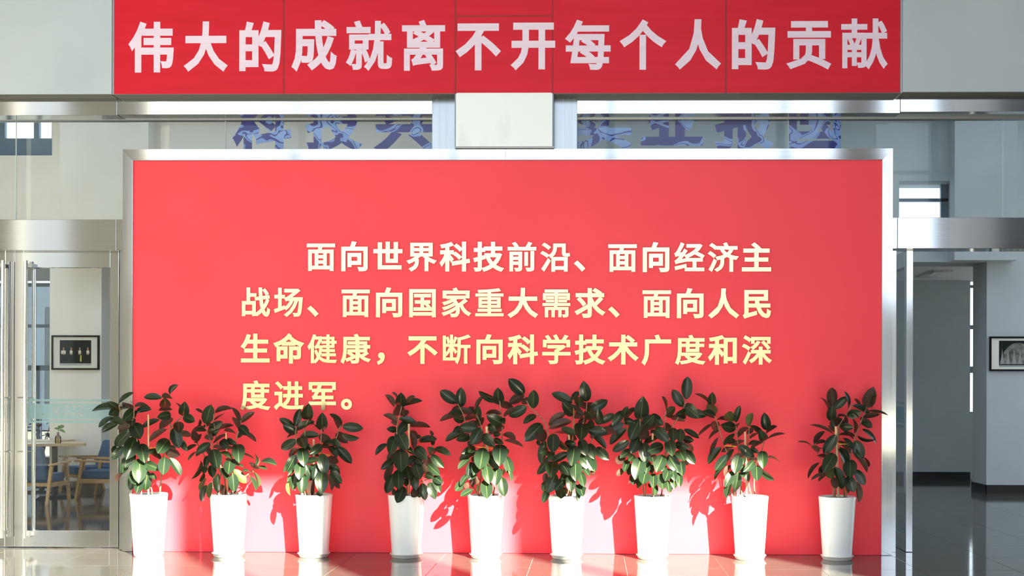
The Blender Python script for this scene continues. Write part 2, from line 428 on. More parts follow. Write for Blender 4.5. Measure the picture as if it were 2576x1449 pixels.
# ------------------------------------------------------------------ outer shell of the hall (behind and above the camera)
MB().box((-60, -80, -.6), (60, -12.6, -.05)).build('ground', M['concrete']); struct(bpy.data.objects['ground'])
YF = -12.5
wf = struct(empty('wall_front', (0, YF, 0)))
def fpart(name, x0, x1, z0, z1, d=.2): return MB().box((x0, YF - d, z0), (x1, YF, z1)).build(name, M['front_wall'], wf)
fpart('lintel', -12, 11, 9.09, 10.2)
opp = empty('reflection_block', (0, -75, 0), 'long pale block added behind the viewer to tone the steel reflections', 'building')  # unseen block added to darken the low part of the reflections
MB().box((-60, -85, -.3), (55, -75, 8)).build('facade', M['wall_plain'], opp)
wing = empty('reflection_wing', (25, -25, 0), 'dark wing added behind the viewer to darken steel reflections on the right', 'building')  # unseen wing added so the steel at the right reflects something dark
MB().box((10.8, -26.5, -.3), (45, -25, 13)).build('facade', M['dark_render'], wing)
wing2 = empty('reflection_wing', (-25, -24, 0), 'pale wing added behind the viewer to dull steel reflections on the left', 'building')  # unseen wing added so the steel at the left reflects less sky
MB().box((-45, -25.2, -.3), (-12.9, -24, 16)).build('facade', M['wall_plain'], wing2)
for k in range(8): MB().box((12 + k * 4, -25, 1.0), (14.6 + k * 4, -24.9, 11)).build('window_strip', M['gap'], wing)
for k in range(30): MB().box((-58 + k * 3.8, -75, 1.2), (-56.2 + k * 3.8, -74.9, 7.6)).build('window_strip', M['far_build'], opp)
fpart('pier', -12, -11.3, 0, 9.09); fpart('pier', -10.3, -8.6, 0, 9.09); fpart('pier', 4.68, 5.58, 0, 9.09); fpart('pier', 8.75, 11, 0, 9.09)
for x in (-5.8, -2.7, .35, 3.72, 6.76): MB().box((x - .08, YF - .3, 0), (x + .08, YF - .1, 9.09)).build('mullion', M['steel_edge'], wf)
for z in (3.0, 5.8): MB().box((-8.8, YF - .25, z), (8.75, YF - .13, z + .06)).build('mullion', M['steel_edge'], wf)
struct(MB().box((-12.4, -13, 0), (-12, .4, 10.2)).build('wall_left', M['wall_plain']))
struct(MB().box((11, -13, 0), (11.4, .4, 10.2)).build('wall_right', M['wall_plain']))
struct(MB().box((-12.4, -13.4, 10.2), (11.4, .6, 10.5)).build('ceiling', M['ceil']))

# ------------------------------------------------------------------ upper wall: white panels around the banner
YU = -.08
up = struct(empty('wall_upper', (XA(1268, 100, YU), YU, 5.5)))
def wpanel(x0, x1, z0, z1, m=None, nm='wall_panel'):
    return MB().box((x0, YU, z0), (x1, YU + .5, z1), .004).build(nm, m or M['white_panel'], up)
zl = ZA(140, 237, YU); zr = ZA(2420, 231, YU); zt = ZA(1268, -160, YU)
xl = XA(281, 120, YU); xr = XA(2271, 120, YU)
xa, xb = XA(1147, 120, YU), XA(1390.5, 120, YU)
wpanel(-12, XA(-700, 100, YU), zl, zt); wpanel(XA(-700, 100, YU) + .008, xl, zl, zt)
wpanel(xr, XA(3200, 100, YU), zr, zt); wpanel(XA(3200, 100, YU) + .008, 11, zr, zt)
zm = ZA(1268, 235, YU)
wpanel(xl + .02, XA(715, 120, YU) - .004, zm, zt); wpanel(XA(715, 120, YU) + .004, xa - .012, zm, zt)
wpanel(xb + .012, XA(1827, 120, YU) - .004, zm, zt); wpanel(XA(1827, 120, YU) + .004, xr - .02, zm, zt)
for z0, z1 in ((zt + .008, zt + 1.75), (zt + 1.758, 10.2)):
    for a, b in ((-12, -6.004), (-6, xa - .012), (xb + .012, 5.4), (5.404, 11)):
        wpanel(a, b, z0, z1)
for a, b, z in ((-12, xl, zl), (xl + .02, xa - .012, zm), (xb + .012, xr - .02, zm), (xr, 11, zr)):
    MB().box((a, YU + .004, z - .006), (b, YU + .19, z - .0005)).build('shade_strip', M['under_shade'], up)  # dark strip standing in for the shade under the panels
# the column cladding in the middle
cl = struct(empty('column', (XA(1268, 300, YU), YU, ZA(1268, 368, YU))))
zc = ZA(1268, 368, YU)
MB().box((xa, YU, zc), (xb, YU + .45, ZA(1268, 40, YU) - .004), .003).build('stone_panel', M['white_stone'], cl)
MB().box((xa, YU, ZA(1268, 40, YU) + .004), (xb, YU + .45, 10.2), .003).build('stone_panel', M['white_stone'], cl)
MB().box((xa - .012, YU + .012, zc - .008), (xb + .012, YU + .44, zc - .001)).build('bottom_trim', M['steel_edge'], cl)
for x in (xa - .010, xb + .002): MB().box((x, YU + .008, zc), (x + .008, YU + .4, zm)).build('edge_trim', M['win_frame'], cl)
for x, w_ in ((xl + .002, .014), (xr - .016, .014)): MB().box((x, YU + .01, zm), (x + w_, YU + .4, zt)).build('edge_trim', M['steel_edge'], up)

# ------------------------------------------------------------------ banner
YB = YU - .004
bn = empty('banner', (XA(1275, 120, YB), YB, ZA(1275, 235, YB)), 'long red banner film with lavender white Chinese slogan across the upper wall', 'banner')
xs = [287, 714.5, 1146.5, 1390.5, 1826.5, 2264.5]
ztop = ZA(1275, -110, YB)
for i in range(5):
    x0 = XA(xs[i], 120, YB) + (.009 if i else 0); x1 = XA(xs[i+1], 120, YB) - (.009 if i < 4 else 0)
    if i == 2:
        zz = ZA(1268, 40.5, YB)
        MB().box((x0, YB, ZA(1268, 233, YB)), (x1, YB + .004, zz - .009)).build('film_panel', M['red_film'], bn)
        MB().box((x0, YB, zz + .009), (x1, YB + .004, ztop)).build('film_panel', M['red_film'], bn)
    else:
        MB().box((x0, YB, ZA(1275, 234.5, YB)), (x1, YB + .004, ztop)).build('film_panel', M['red_film'], bn)
    if i == 2: MB().box((x0, YB + .002, zz - .009), (x1, YB + .005, zz + .009)).build('seam', M['red_seam'], bn)
for x in xs[1:5]:
    X = XA(x, 120, YB); MB().box((X - .009, YB + .002, ZA(1275, 234.5, YB)), (X + .009, YB + .005, ztop)).build('seam', M['red_seam'], bn)
BT = [('伟',323,437,54.5,182.5),('大',462,573,54,180.5),('的',602,707.6,54,180),('成',733,847,50.5,180.5),('就',870,986.5,51.5,178.5),('离',1011,1119.5,50,178),
      ('不',1146,1260,59,177),('开',1284.5,1396.5,57,177),('每',1421,1536,49.5,176),('个',1558.5,1676,49,175.5),('人',1698,1814,48.5,175),('的',1841,1950,48,175),('贡',1978,2091,53,175),('献',2116,2233,46.5,174.5)]
for ch, a, b, c, d in BT:
    letter_box(ch, .034, (a, c, b, d), YB, .0015, M['film_letter'], M['film_letter'], bn)

# ------------------------------------------------------------------ steel beams and pilasters
def beam(name, x0, x1, y0, y1, Y, depth, xm=None, m='steel'):
    xm = xm if xm is not None else (x0 + x1) / 2
    return struct(MB().box((XA(x0, (y0+y1)/2, Y), Y, ZA(xm, y1, Y)), (XA(x1, (y0+y1)/2, Y), Y + depth, ZA(xm, y0, Y)), .003).build(name, M[m]))
YBm = .05
segs = [(-1500, 294.5, 246.5, 290, 150), (295.5, 1087, 244, 287.5, 690), (1452, 2264.5, 239.5, 285, 1860), (2265.5, 3900, 236, 281, 2420)]
for i, (a, b, c, d, xm) in enumerate(segs): beam('trim_%d' % (i + 1), a, b, c, d, YBm, .30, xm)
# dark recess above the beam
struct(MB().box((-12, .1, ZA(1268, 244, .1)), (11, .4, zm + .3)).build('trim_5', M['steel_edge']))
# glazing head channel under the beam
for k, (a, b) in enumerate(((-1500, 1090), (1450, 3900))):
    struct(MB().box((XA(a, 300, .24), .24, ZA((a+b)/2 if False else 1268, 301.0, .24)), (XA(b, 300, .24), .32, ZA(1268, 288, .24))).build('trim_%d' % (6 + k), M['steel_edge']))
for k, (a, b) in enumerate(((1087, 1147), (1391, 1452))):
    struct(MB().box((XA(a, 330, .08), .08, 2.6), (XA(b, 330, .08), .4, ZA(1268, 243, .08)), .003).build('trim_%d' % (8 + k), M['steel_pil']))
# door transoms
YT = .10
for k, (a, b, c, d, xm) in enumerate([(-1500, 292.5, 552, 630, 150), (293.5, 520, 552, 630, 150), (2000, 2257.5, 547, 625, 2420), (2258.5, 3900, 547, 625, 2420)]):
    beam('trim_%d' % (10 + k), a, b, c, d, YT, .24, xm)

# ------------------------------------------------------------------ transom glazing
YG = .275
gx = [-700, 40, 567, 1087]; gz = (ZA(300, 556, YG), ZA(300, 298, YG))
tl_ = struct(empty('window_1', (XA(200, 400, YG), YG, gz[0])))
for a, b in ((-1300, -700), (-700, 40), (40, 567), (567, 1100)):
    MB().box((XA(a, 420, YG) + .0015, YG, gz[0]), (XA(b, 420, YG) - .0015, YG + .012, gz[1] + .03)).build('pane', M['glass_green'], tl_)
tr_ = struct(empty('window_2', (XA(2200, 400, YG), YG, gz[0])))
for a, b in ((1440, 1983), (1983, 2523), (2523, 3100), (3100, 3700)):
    MB().box((XA(a, 420, YG) + .0015, YG, ZA(2200, 552, YG)), (XA(b, 420, YG) - .0015, YG + .012, gz[1] + .03)).build('pane', M['glass_green'], tr_)
for p, xs_ in ((tl_, (40, 567)), (tr_, (1983, 2523))):
    for x in xs_:
        X = XA(x, 420, YG); MB().box((X - .002, YG - .001, gz[0]), (X + .002, YG + .013, gz[1])).build('joint', M['joint'], p)

# blue camouflage letters on the inside of the glass
YC = YG + .0155
sl_ = empty('window_lettering', (XA(800, 380, YC), YC, ZA(800, 380, YC)), 'blue camouflage Chinese letters on the transom glass left of the white column', 'sign')
sr_ = empty('window_lettering', (XA(1800, 380, YC), YC, ZA(1800, 380, YC)), 'blue camouflage Chinese letters on the transom glass right of the white column', 'sign')
for ch, a, b, c, d, p in (('科',585,733,238,392,sl_),('技',768,913,238,380,sl_),('兴',940,1098,245,386,sl_),
                          ('实',1444,1590,240,378,sr_),('业',1612,1769,226,366,sr_),('报',1798,1947,240,378,sr_),('国',1985,2115,240,381,sr_)):
    letter_box(ch, .036, (a, c, b, d), YC, .002, M['camo'], M['camo'], p)

# ------------------------------------------------------------------ red display wall
dw = empty('display_wall', (XA(1277, 1390, 0), 0, 0), 'big red display wall in a mitred steel frame with golden Chinese text', 'display board')
x0, x1 = XA(334, 900, 0), XA(2218, 900, 0); X0, X1 = XA(307.5, 900, -.02), XA(2245, 900, -.02)
zt_ = ZA(1277, 402.5, 0); ZT = ZA(1277, 374.5, -.02)
MB().box((x0 - .03, 0, .002), (x1 + .03, .12, zt_ + .03)).build('red_panel', M['red_board'], dw)
MB().box((X0 + .01, .12, .002), (X1 - .01, .19, ZT - .01)).build('core', M['steel_edge'], dw)
def frame_bar(name, o0, o1, i1, i0, m):
    """mitred bar: outer edge o0-o1 standing proud, inner edge i0-i1 sloping back to the panel"""
    pf = [(o0[0], -.02, o0[1]), (o1[0], -.02, o1[1]), (i1[0], -.0196, i1[1]), (i0[0], -.0196, i0[1])]
    pb = [(a[0], .12, a[2]) for a in pf]
    return MB().prism(pf, pb).build(name, m, dw)
xm_ = XA(1272, 390, 0)
frame_bar('frame_top', (X0, ZT), (xm_ - .0012, ZT), (xm_ - .0012, zt_), (x0, zt_), M['steel'])
frame_bar('frame_top', (xm_ + .0012, ZT), (X1, ZT), (x1, zt_), (xm_ + .0012, zt_), M['steel'])
frame_bar('frame_side', (X0, .003), (X0, ZT - .0016), (x0 - .001, zt_ - .001), (x0 - .001, .003), M['steel_v'])
frame_bar('frame_side', (x1 + .001, .003), (x1 + .001, zt_ - .001), (X1, ZT - .0016), (X1, .003), M['steel_v'])
MB().box((x0 - .004, -.014, .003), (x0 + .003, .0, zt_ + .004)).build('frame_bead', M['steel'], dw)
MB().box((x1 - .003, -.014, .003), (x1 + .004, .0, zt_ + .004)).build('frame_bead', M['steel'], dw)
MB().box((x0, -.014, zt_ - .003), (x1, .0, zt_ + .004)).build('frame_bead', M['steel_edge'], dw)
ROWS = [('面向世界科技前沿、面向经济主', 808, 645, 1902.5, 648), ('战场、面向国家重大需求、面向人民', 643, 760, 1904, 763.5),
        ('生命健康，不断向科学技术广度和深', 643, 877, 1904, 880.5), ('度进军。', 643, 994.5, 895.5, 995)]
for txt, xa_, ya_, xb_, yb_ in ROWS:
    n = len(txt)
    for i, ch in enumerate(txt):
        t = i / (n - 1); letter_em(ch, .031, xa_ + (xb_ - xa_) * t, ya_ + (yb_ - ya_) * t, 76.5, 0, .012, M['gold'], M['gold_side'], dw)

# ------------------------------------------------------------------ doors
YD = .20
def glazed_leaf(root, L, w_, z0, z1, xo, yo, d='x', flip=1, frost=True, stile_l=.09, stile_r=.083, rail_t=.15, rail_b=.16):
    """a steel framed glass leaf; its own axis runs along x (closed) or along +y (open)"""
    T = .045
    def bx(a, b, name, m, zz0, zz1, off=0.0, th=T, bev=.003):
        if d == 'x': p, q_ = (xo + a, yo + off, zz0), (xo + b, yo + off + th, zz1)
        else: p, q_ = (xo + off, yo + a, zz0), (xo + off + th, yo + b, zz1)
        return MB().box(p, q_, bev).build(name, M[m], root)
    bx(0, stile_l, 'stile', 'steel_v', z0, z1); bx(w_ - stile_r, w_, 'stile', 'steel_v', z0, z1)
    bx(stile_l, w_ - stile_r, 'top_rail', 'steel', z1 - rail_t, z1); bx(stile_l, w_ - stile_r, 'bottom_rail', 'steel', z0, z0 + rail_b)
    bx(stile_l, w_ - stile_r, 'glass_pane', 'glass', z0 + rail_b, z1 - rail_t, .018, .010, 0)
    return bx
# closed leaf at the left
def zd(py): return ZA(150, py, YD)
zb0, zt0 = zd(1376), zd(633)
def Xd(px): return XA(px, 1000, YD)
d1 = struct(empty('door_1', (Xd(35.5), YD, zb0)))
wl = Xd(298) - Xd(36)
glazed_leaf(d1, None, wl, zb0, zt0, Xd(36), YD, stile_l=Xd(58) - Xd(36), stile_r=Xd(298) - Xd(276), rail_t=zd(633) - zd(673), rail_b=zd(1335) - zd(1376))
d2 = struct(empty('door_2', (Xd(34.5), YD, zb0)))
glazed_leaf(d2, None, wl, zb0, zt0, Xd(34.5) - wl, YD, stile_l=Xd(298) - Xd(276), stile_r=Xd(58) - Xd(36), rail_t=zd(633) - zd(673), rail_b=zd(1335) - zd(1376))
def handles(parent, px, mirror=1):
    for off, Yh in ((0, YD - .06), (0, YD + .105)):
        r = .0195
        X = XA(px, 1000, YD - .06) if Yh < YD else XA(px, 1000, YD - .06)
        h = MB().tube([(X, Yh, ZA(64, 1352, YD)), (X, Yh, ZA(64, 657, YD))], r, 16).build('pull_handle', M['chrome'], parent, smooth=True)
        for py in (669, 1341):
            z = ZA(64, py, YD); x1_ = X + .055 * mirror
            MB().box((X - .01, min(Yh, YD + .02), z - .018), (x1_, max(Yh, YD + .02), z + .018)).build('handle_bracket', M['steel_edge'], h)
handles(d1, 64); handles(d2, 7, -1)
for px, py in ((50, 1000), (50, 1136), (20, 1000), (20, 1136)):
    X = XA(px, py, YD - .01); Z = ZA(px, py, YD - .01)
    s_ = 1 if px == 50 else -1
    MB().tube([(X - .02 * s_, YD - .012, Z), (X + .11 * s_, YD - .02, Z)], .006, 8).build('lock_pin', M['chrome'], d1 if s_ > 0 else d2)
# frosted band with the clear logo
def band_minus(parent, x0, x1, z0, z1, Y, glyphs, axis='x', X=0):
    V = [Vector((x0, z0)), Vector((x1, z0)), Vector((x1, z1)), Vector((x0, z1))]; F = [[0, 1, 2, 3]]
    for vv, ff in glyphs:
        k = len(V); V += [Vector(v) for v in vv]
        for f in ff:
            s_ = sum(vv[f[i]][0]*vv[f[(i+1) % len(f)]][1] - vv[f[(i+1) % len(f)]][0]*vv[f[i]][1] for i in range(len(f)))
            f = f if s_ > 0 else f[::-1]
            F.append([i + k for i in f])
    vo, eo, fo, ov, oe, of = delaunay_2d_cdt(V, [], F, 0, 1e-6, True)
    if len(F) > 1:
        C = np.array([(sum(vo[i][0] for i in f) / len(f), sum(vo[i][1] for i in f) / len(f)) for f in fo])
        keep = [f for f, k in zip(fo, covered(V, F[1:], C)) if not k]
    else: keep = fo
    if axis == 'x': P_ = [(v[0], Y, v[1]) for v in vo]
    else: P_ = [(X, v[0], v[1]) for v in vo]
    return link('frosted_band', mesh('frosted_band', P_, keep), parent, M['frost'])
def fit(ch, r, bx_):
    vv, ff = glyph(ch, r); a, b, c, d = bbox(vv)
    return [(bx_[0] + (x-a)/(c-a)*(bx_[2]-bx_[0]), bx_[1] + (y-b)/(d-b)*(bx_[3]-bx_[1])) for x, y in vv], ff
def ring(cx, cz, outer, inner, rot=0, n=4):
    vv = []; ff = []
    for k in range(n):
        a = rot + 2*math.pi*k/n; vv.append((cx + outer*math.cos(a), cz + outer*math.sin(a)))
    for k in range(n):
        a = rot + 2*math.pi*k/n; vv.append((cx + inner*math.cos(a), cz + inner*math.sin(a)))
    for k in range(n): ff.append([k, (k+1) % n, n + (k+1) % n, n + k])
    return vv, ff
YFr = YD + .0165
def logo(px0, py0, s_=1.0, base=None):
    """glyph outlines of the logo for a band; measured in photo px around the closed leaf"""
    def X(px): return XA(px, 1030, YFr)
    def Z(py): return ZA(180, py, YFr)
    G = []
    for i, ch in enumerate('ZTT'): a = 159 + i * 18.3; G.append(fit(ch, .03, (X(a), Z(1034), X(a + 16.5), Z(1020.5))))
    for i, ch in enumerate('中天科技'): a = 159 + i * 13.6; G.append(fit(ch, .025, (X(a), Z(1048), X(a + 12), Z(1037.5))))
    c = (X(142), Z(1034)); s1 = X(155) - X(142)
    G.append(ring(c[0], c[1], s1, s1 * .86)); G.append(ring(c[0], c[1], s1 * .52, s1 * .36, 0, 20)); G.append(ring(c[0], c[1], s1 * .2, s1 * .02, 0, 12))
    return G
xa1, xb1 = Xd(58) + .002, Xd(276) - .002
band_minus(d1, xa1, xb1, zd(1054.5), zd(1015.5), YFr, logo(0, 0))
for a, b in ((1010, 1004), (1064, 1059)): band_minus(d1, xa1, xb1, zd(a), zd(b), YFr, [])
sh = Xd(34.5) - wl - Xd(36)
xa2, xb2 = Xd(34.5) - wl + (Xd(298) - Xd(276)) + .002, Xd(34.5) - (Xd(58) - Xd(36)) - .002
G2 = [([(x + sh, z) for x, z in vv], ff) for vv, ff in logo(0, 0)]
band_minus(d2, xa2, xb2, zd(1054.5), zd(1015.5), YFr, G2)
for a, b in ((1010, 1004), (1064, 1059)): band_minus(d2, xa2, xb2, zd(a), zd(b), YFr, [])
# jambs
zj = ZA(150, 631, YD)
struct(MB().box((XA(300.5, 1000, .12), .12, 0.0), (XA(316, 1000, .12), .34, zj), .002).build('trim_14', M['steel_v']))
struct(MB().box((XA(2238, 1000, YD), YD, 0.0), (XA(2254.5, 1000, YD), YD + .13, ZA(2300, 630, YD)), .002).build('trim_15', M['steel_v']))
struct(MB().box((Xd(34.5) - wl - .15, .12, 0), (Xd(34.5) - wl - .01, .34, zj)).build('trim_16', M['steel_v']))
# open leaf at the right, swung into the back room
def zo(py): return ZA(2288, py, .22)
xo_ = XA(2280, 1000, .22)
d3 = struct(empty('door_3', (xo_, .22, .012)))
zo0, zo1 = zo(1388.5), zo(629)
wo = .93
hx = XA(2296.5, 1000, .22) - xo_
MB().box((xo_, .22, zo0), (xo_ + hx, .22 + .085, zo1), .003).build('stile', M['steel_v'], d3)
MB().box((xo_, .22 + wo - .085, zo0), (xo_ + hx, .22 + wo, zo1), .003).build('stile', M['steel_v'], d3)
MB().box((xo_, .305, zo1 - .145), (xo_ + hx, .22 + wo - .085, zo1), .002).build('top_rail', M['steel'], d3)
MB().box((xo_, .305, zo0), (xo_ + hx, .22 + wo - .085, zo0 + .155), .002).build('bottom_rail', M['steel'], d3)
MB().box((xo_ + .02, .305, zo0 + .155), (xo_ + .032, .22 + wo - .085, zo1 - .145)).build('glass_pane', M['glass'], d3)
for a, b in ((1.328, 1.175), (1.372, 1.350), (1.152, 1.132)): band_minus(d3, .31, .22 + wo - .09, b, a, 0, [], 'y', xo_ + .018)
for zz in (zo1 - .12, .15): pass
Xh = xo_ + hx + .05
MB().tube([(xo_ - .05, .22 + wo - .045, ZA(64, 1352, YD)), (xo_ - .05, .22 + wo - .045, ZA(64, 657, YD))], .019, 14).build('pull_handle', M['chrome'], d3, smooth=True)
struct(MB().box((XA(2700, 1000, YD), YD, 0), (XA(2716, 1000, YD), YD + .13, ZA(2300, 630, YD))).build('trim_17', M['steel_v']))

# ------------------------------------------------------------------ rooms behind the glazing
YR = 6.84; YBk = 9.75
zc1 = ZA(2400, 659, YR)
ZH = 5.75
wb = struct(empty('wall_back', (0, YR, 0)))
def rpart(name, x0, x1, z0, z1, y0=YR, d=.64, m='wall_grey', par=None):
    return MB().box((x0, y0, z0), (x1, y0 + d, z1)).build(name, M[m], par or wb)
# lower storey: pier with the picture at the left, opening, header
xp0, xp1 = XA(125, 900, YR), XA(255, 900, YR)
rpart('pier', xp0, xp1, 0, zc1, d=.42, m='wall_cream')
xq = XA(2482, 900, YR)
rpart('pier', xq, 11, 0, zc1, d=.64, m='wall_grey')
rpart('pier', -1.2, 1.8, 0, zc1, d=.4, m='wall_grey')
# upper part of the back wall with the high window and an opening for the reflected facade
uw = (XA(-90, 350, YR), XA(131, 350, YR), ZA(60, 391, YR), ZA(60, 250, YR))
rw = (XA(2262, 500, YR), XA(2401, 500, YR), ZA(2330, 640, YR) + .05, ZA(2330, 455, YR))
def wall_holes(x0, x1, z0, z1, hole, m):
    a, b, c, d = hole
    rpart('header', x0, a, z0, z1, m=m); rpart('header', b, x1, z0, z1, m=m); rpart('header', a, b, z0, c, m=m); rpart('header', a, b, d, z1, m=m)
wall_holes(-12, -1.0, zc1, 6.3, uw, 'wall_cream')
wall_holes(-1.0, 11, zc1, 6.3, rw, 'wall_grey')
rpart('pilaster', XA(150, 400, YR - .3), XA(373, 400, YR - .3), zc1, ZH, y0=YR - .3, d=.3, m='wall_cream')
rpart('pilaster', XA(2402, 400, YR - .25), XA(2560, 400, YR - .25), zc1, ZH, y0=YR - .25, d=.25, m='wall_grey')
# high window left
w3 = struct(empty('window_3', (uw[0], YR + .3, uw[2])))
def wbar(par, x0, x1, z0, z1, y=YR + .3, m='win_frame'): return MB().box((x0, y, z0), (x1, y + .07, z1)).build('window_frame', M[m], par)
pxs = [XA(p, 350, YR + .3) for p in (-90, 12, 85, 98, 130, 146)]
zz = [ZA(60, p, YR + .3) for p in (391, 384, 348, 250)]
wbar(w3, pxs[0], pxs[1], zz[0], zz[3]); wbar(w3, pxs[2], pxs[3], zz[2], zz[3]); wbar(w3, pxs[4], pxs[5], zz[0], zz[3]); wbar(w3, pxs[1], pxs[4], zz[0], zz[2])
MB().box((pxs[0], YR + .32, zz[2]), (pxs[4], YR + .33, zz[3])).build('pane', M['glass'], w3)
# facade reflection in the right transom glass, built as a window
w4 = struct(empty('reflected_facade_window', (rw[0], YR + .3, rw[2])))
pr4 = [XA(p, 500, YR + .3) for p in (2255, 2265, 2367, 2389, 2400, 2412)]
zr4 = [ZA(2330, p, YR + .3) for p in (640, 560, 507, 499, 461, 450)]
wbar(w4, pr4[2], pr4[3], zr4[0], zr4[5]); wbar(w4, pr4[0], pr4[4], zr4[2], zr4[3]); wbar(w4, pr4[0], pr4[4], zr4[0], zr4[1]); wbar(w4, pr4[4], pr4[5], zr4[0], zr4[5])
MB().box((pr4[0], YR + .32, zr4[0]), (pr4[5], YR + .33, zr4[5])).build('pane', M['glass'], w4)
# rear zone behind the openings: ceiling, far wall, windows
struct(MB().box((-12, YR + .001, zc1 + .002), (11, 10.05, zc1 + .3)).build('ceiling_back', M['ceil']))
cb = struct(empty('ceiling_lobby', (0, 3, ZH)))
for a, b_, c, d in ((-12.2, .6, 11.2, 1.3), (-12.2, 6.4, 11.2, YR + .3), (-12.2, 1.3, -11, 6.4), (-2.6, 1.3, -.6, 6.4), (10, 1.3, 11.2, 6.4)):
    MB().box((a, b_, ZH), (c, d, ZH + .25)).build('ceiling_panel', M['ceil'], cb)
for x0_, x1_ in ((-11, -2.6), (-.6, 10)):     # unseen rooflights added to brighten the lobby
    MB().box((x0_, 1.3, ZH + .1), (x1_, 6.4, ZH + .112)).build('added_rooflight_pane', M['glass'], cb)
    n_ = int((x1_ - x0_) / 1.4)
    for k in range(1, n_): MB().box((x0_ + k * (x1_ - x0_) / n_ - .03, 1.3, ZH), (x0_ + k * (x1_ - x0_) / n_ + .03, 6.4, ZH + .16)).build('added_rooflight_bar', M['win_frame'], cb)
struct(MB().box((-12.4, .4, 0), (-12, 10.05, 6.3)).build('wall_side_left', M['wall_plain']))
wsr = struct(empty('wall_side_right', (11, 3, 0)))  # unseen openings in this wall added to let more sky into the lobby
for y0_, y1_, z0_, z1_ in ((.4, 1.0, 0, 6.3), (6.4, 7.6, 0, 6.3), (9.6, 10.05, 0, 6.3), (1.0, 6.4, 0, .5), (7.6, 9.6, 0, .5), (1.0, 6.4, 5.5, 6.3), (7.6, 9.6, 3.2, 6.3)):
    MB().box((11, y0_, z0_), (11.4, y1_, z1_)).build('wall_section', M['wall_plain'], wsr)
wr_ = struct(empty('wall_rear', (0, YBk, 0)))
xw = XA(2440.5, 900, YBk)
rpart('wall_section', -1.0, xw, 0, zc1, y0=YBk, d=.3, m='wall_grey', par=wr_)
xe = XA(-260, 900, YBk); xf = XA(118, 900, YBk) + .5
rpart('wall_section', -12, xe, 0, zc1, y0=YBk, d=.3, m='wall_grey', par=wr_)
rpart('wall_section', xf + .6, -1.0, 0, zc1, y0=YBk, d=.3, m='wall_cream', par=wr_)
rpart('wall_section', xw + 5.5, 11, 0, zc1, y0=YBk, d=.3, m='wall_grey', par=wr_)
rpart('wall_section', xw, xw + 5.5, 0, ZA(2444, 1040, YBk), y0=YBk, d=.3, m='wall_grey', par=wr_)
w5 = struct(empty('window_5', (xe, YBk + .1, 0)))
def zw(py): return ZA(105, py, YBk + .1)
for a, b in ((721, 712), (824, 816), (932, 919)): wbar(w5, xe, xf + .6, zw(a), zw(b), YBk + .1)
for p in (-230, -70, 96): X = XA(p, 900, YBk + .1); wbar(w5, X - .03, X + .03, 0, zw(920), YBk + .1)
for p in (-150, 20): X = XA(p, 900, YBk + .1); wbar(w5, X - .03, X + .03, 0, zc1, YBk + .1)
MB().box((xe, YBk + .13, 0), (xf + .6, YBk + .14, zc1)).build('pane', M['glass'], w5)
w6 = struct(empty('window_6', (xw, YBk + .1, 1)))
def zv(py): return ZA(2444, py, YBk + .1)
for a, b in ((724, 717), (828, 818), (938, 922), (1044, 1036)): wbar(w6, xw, xw + 5.5, zv(a), zv(b), YBk + .1)
MB().box((xw, YBk + .13, zv(1040)), (xw + 5.5, YBk + .14, zc1)).build('pane', M['glass'], w6)
# skirtings
zs = .125
struct(MB().box((-1.0, YBk - .02, 0), (xw, YBk, zs)).build('baseboard_rear', M['base_black']))
struct(MB().box((xq - .012, YR - .015, 0), (11, YR, zs)).build('baseboard_right', M['base_black']))
struct(MB().box((xq - .015, YR - .015, 0), (xq, YR + .655, zs)).build('baseboard_return', M['base_black']))
struct(MB().box((xp0, YR - .015, 0), (xp1 + .012, YR, zs)).build('baseboard_left', M['base_black']))
# ceiling grille seen through the right door
gv = empty('ceiling_vent', (XA(2367, 690, 8.3), 8.3, zc1), 'slim hinged ceiling vent seen through the open right door', 'vent')
a = at(2340, 690, 8.0)
MB().box((XA(2345, 690, 8.1), 8.0, zc1 - .02), (XA(2392, 690, 8.1), 9.09, zc1 + .001), .003).build('vent_frame', M['wall_plain'], gv)
MB().prism([(XA(2347, 690, 8.1), 8.03, zc1 - .025), (XA(2390, 690, 8.1), 8.03, zc1 - .02), (XA(2390, 690, 8.1), 8.4, zc1 - .05), (XA(2347, 690, 8.1), 8.4, zc1 - .055)], [(XA(2347, 690, 8.1), 8.03, zc1 - .033), (XA(2390, 690, 8.1), 8.03, zc1 - .028), (XA(2390, 690, 8.1), 8.4, zc1 - .058), (XA(2347, 690, 8.1), 8.4, zc1 - .063)]).build('vent_flap', M['ceil'], gv)

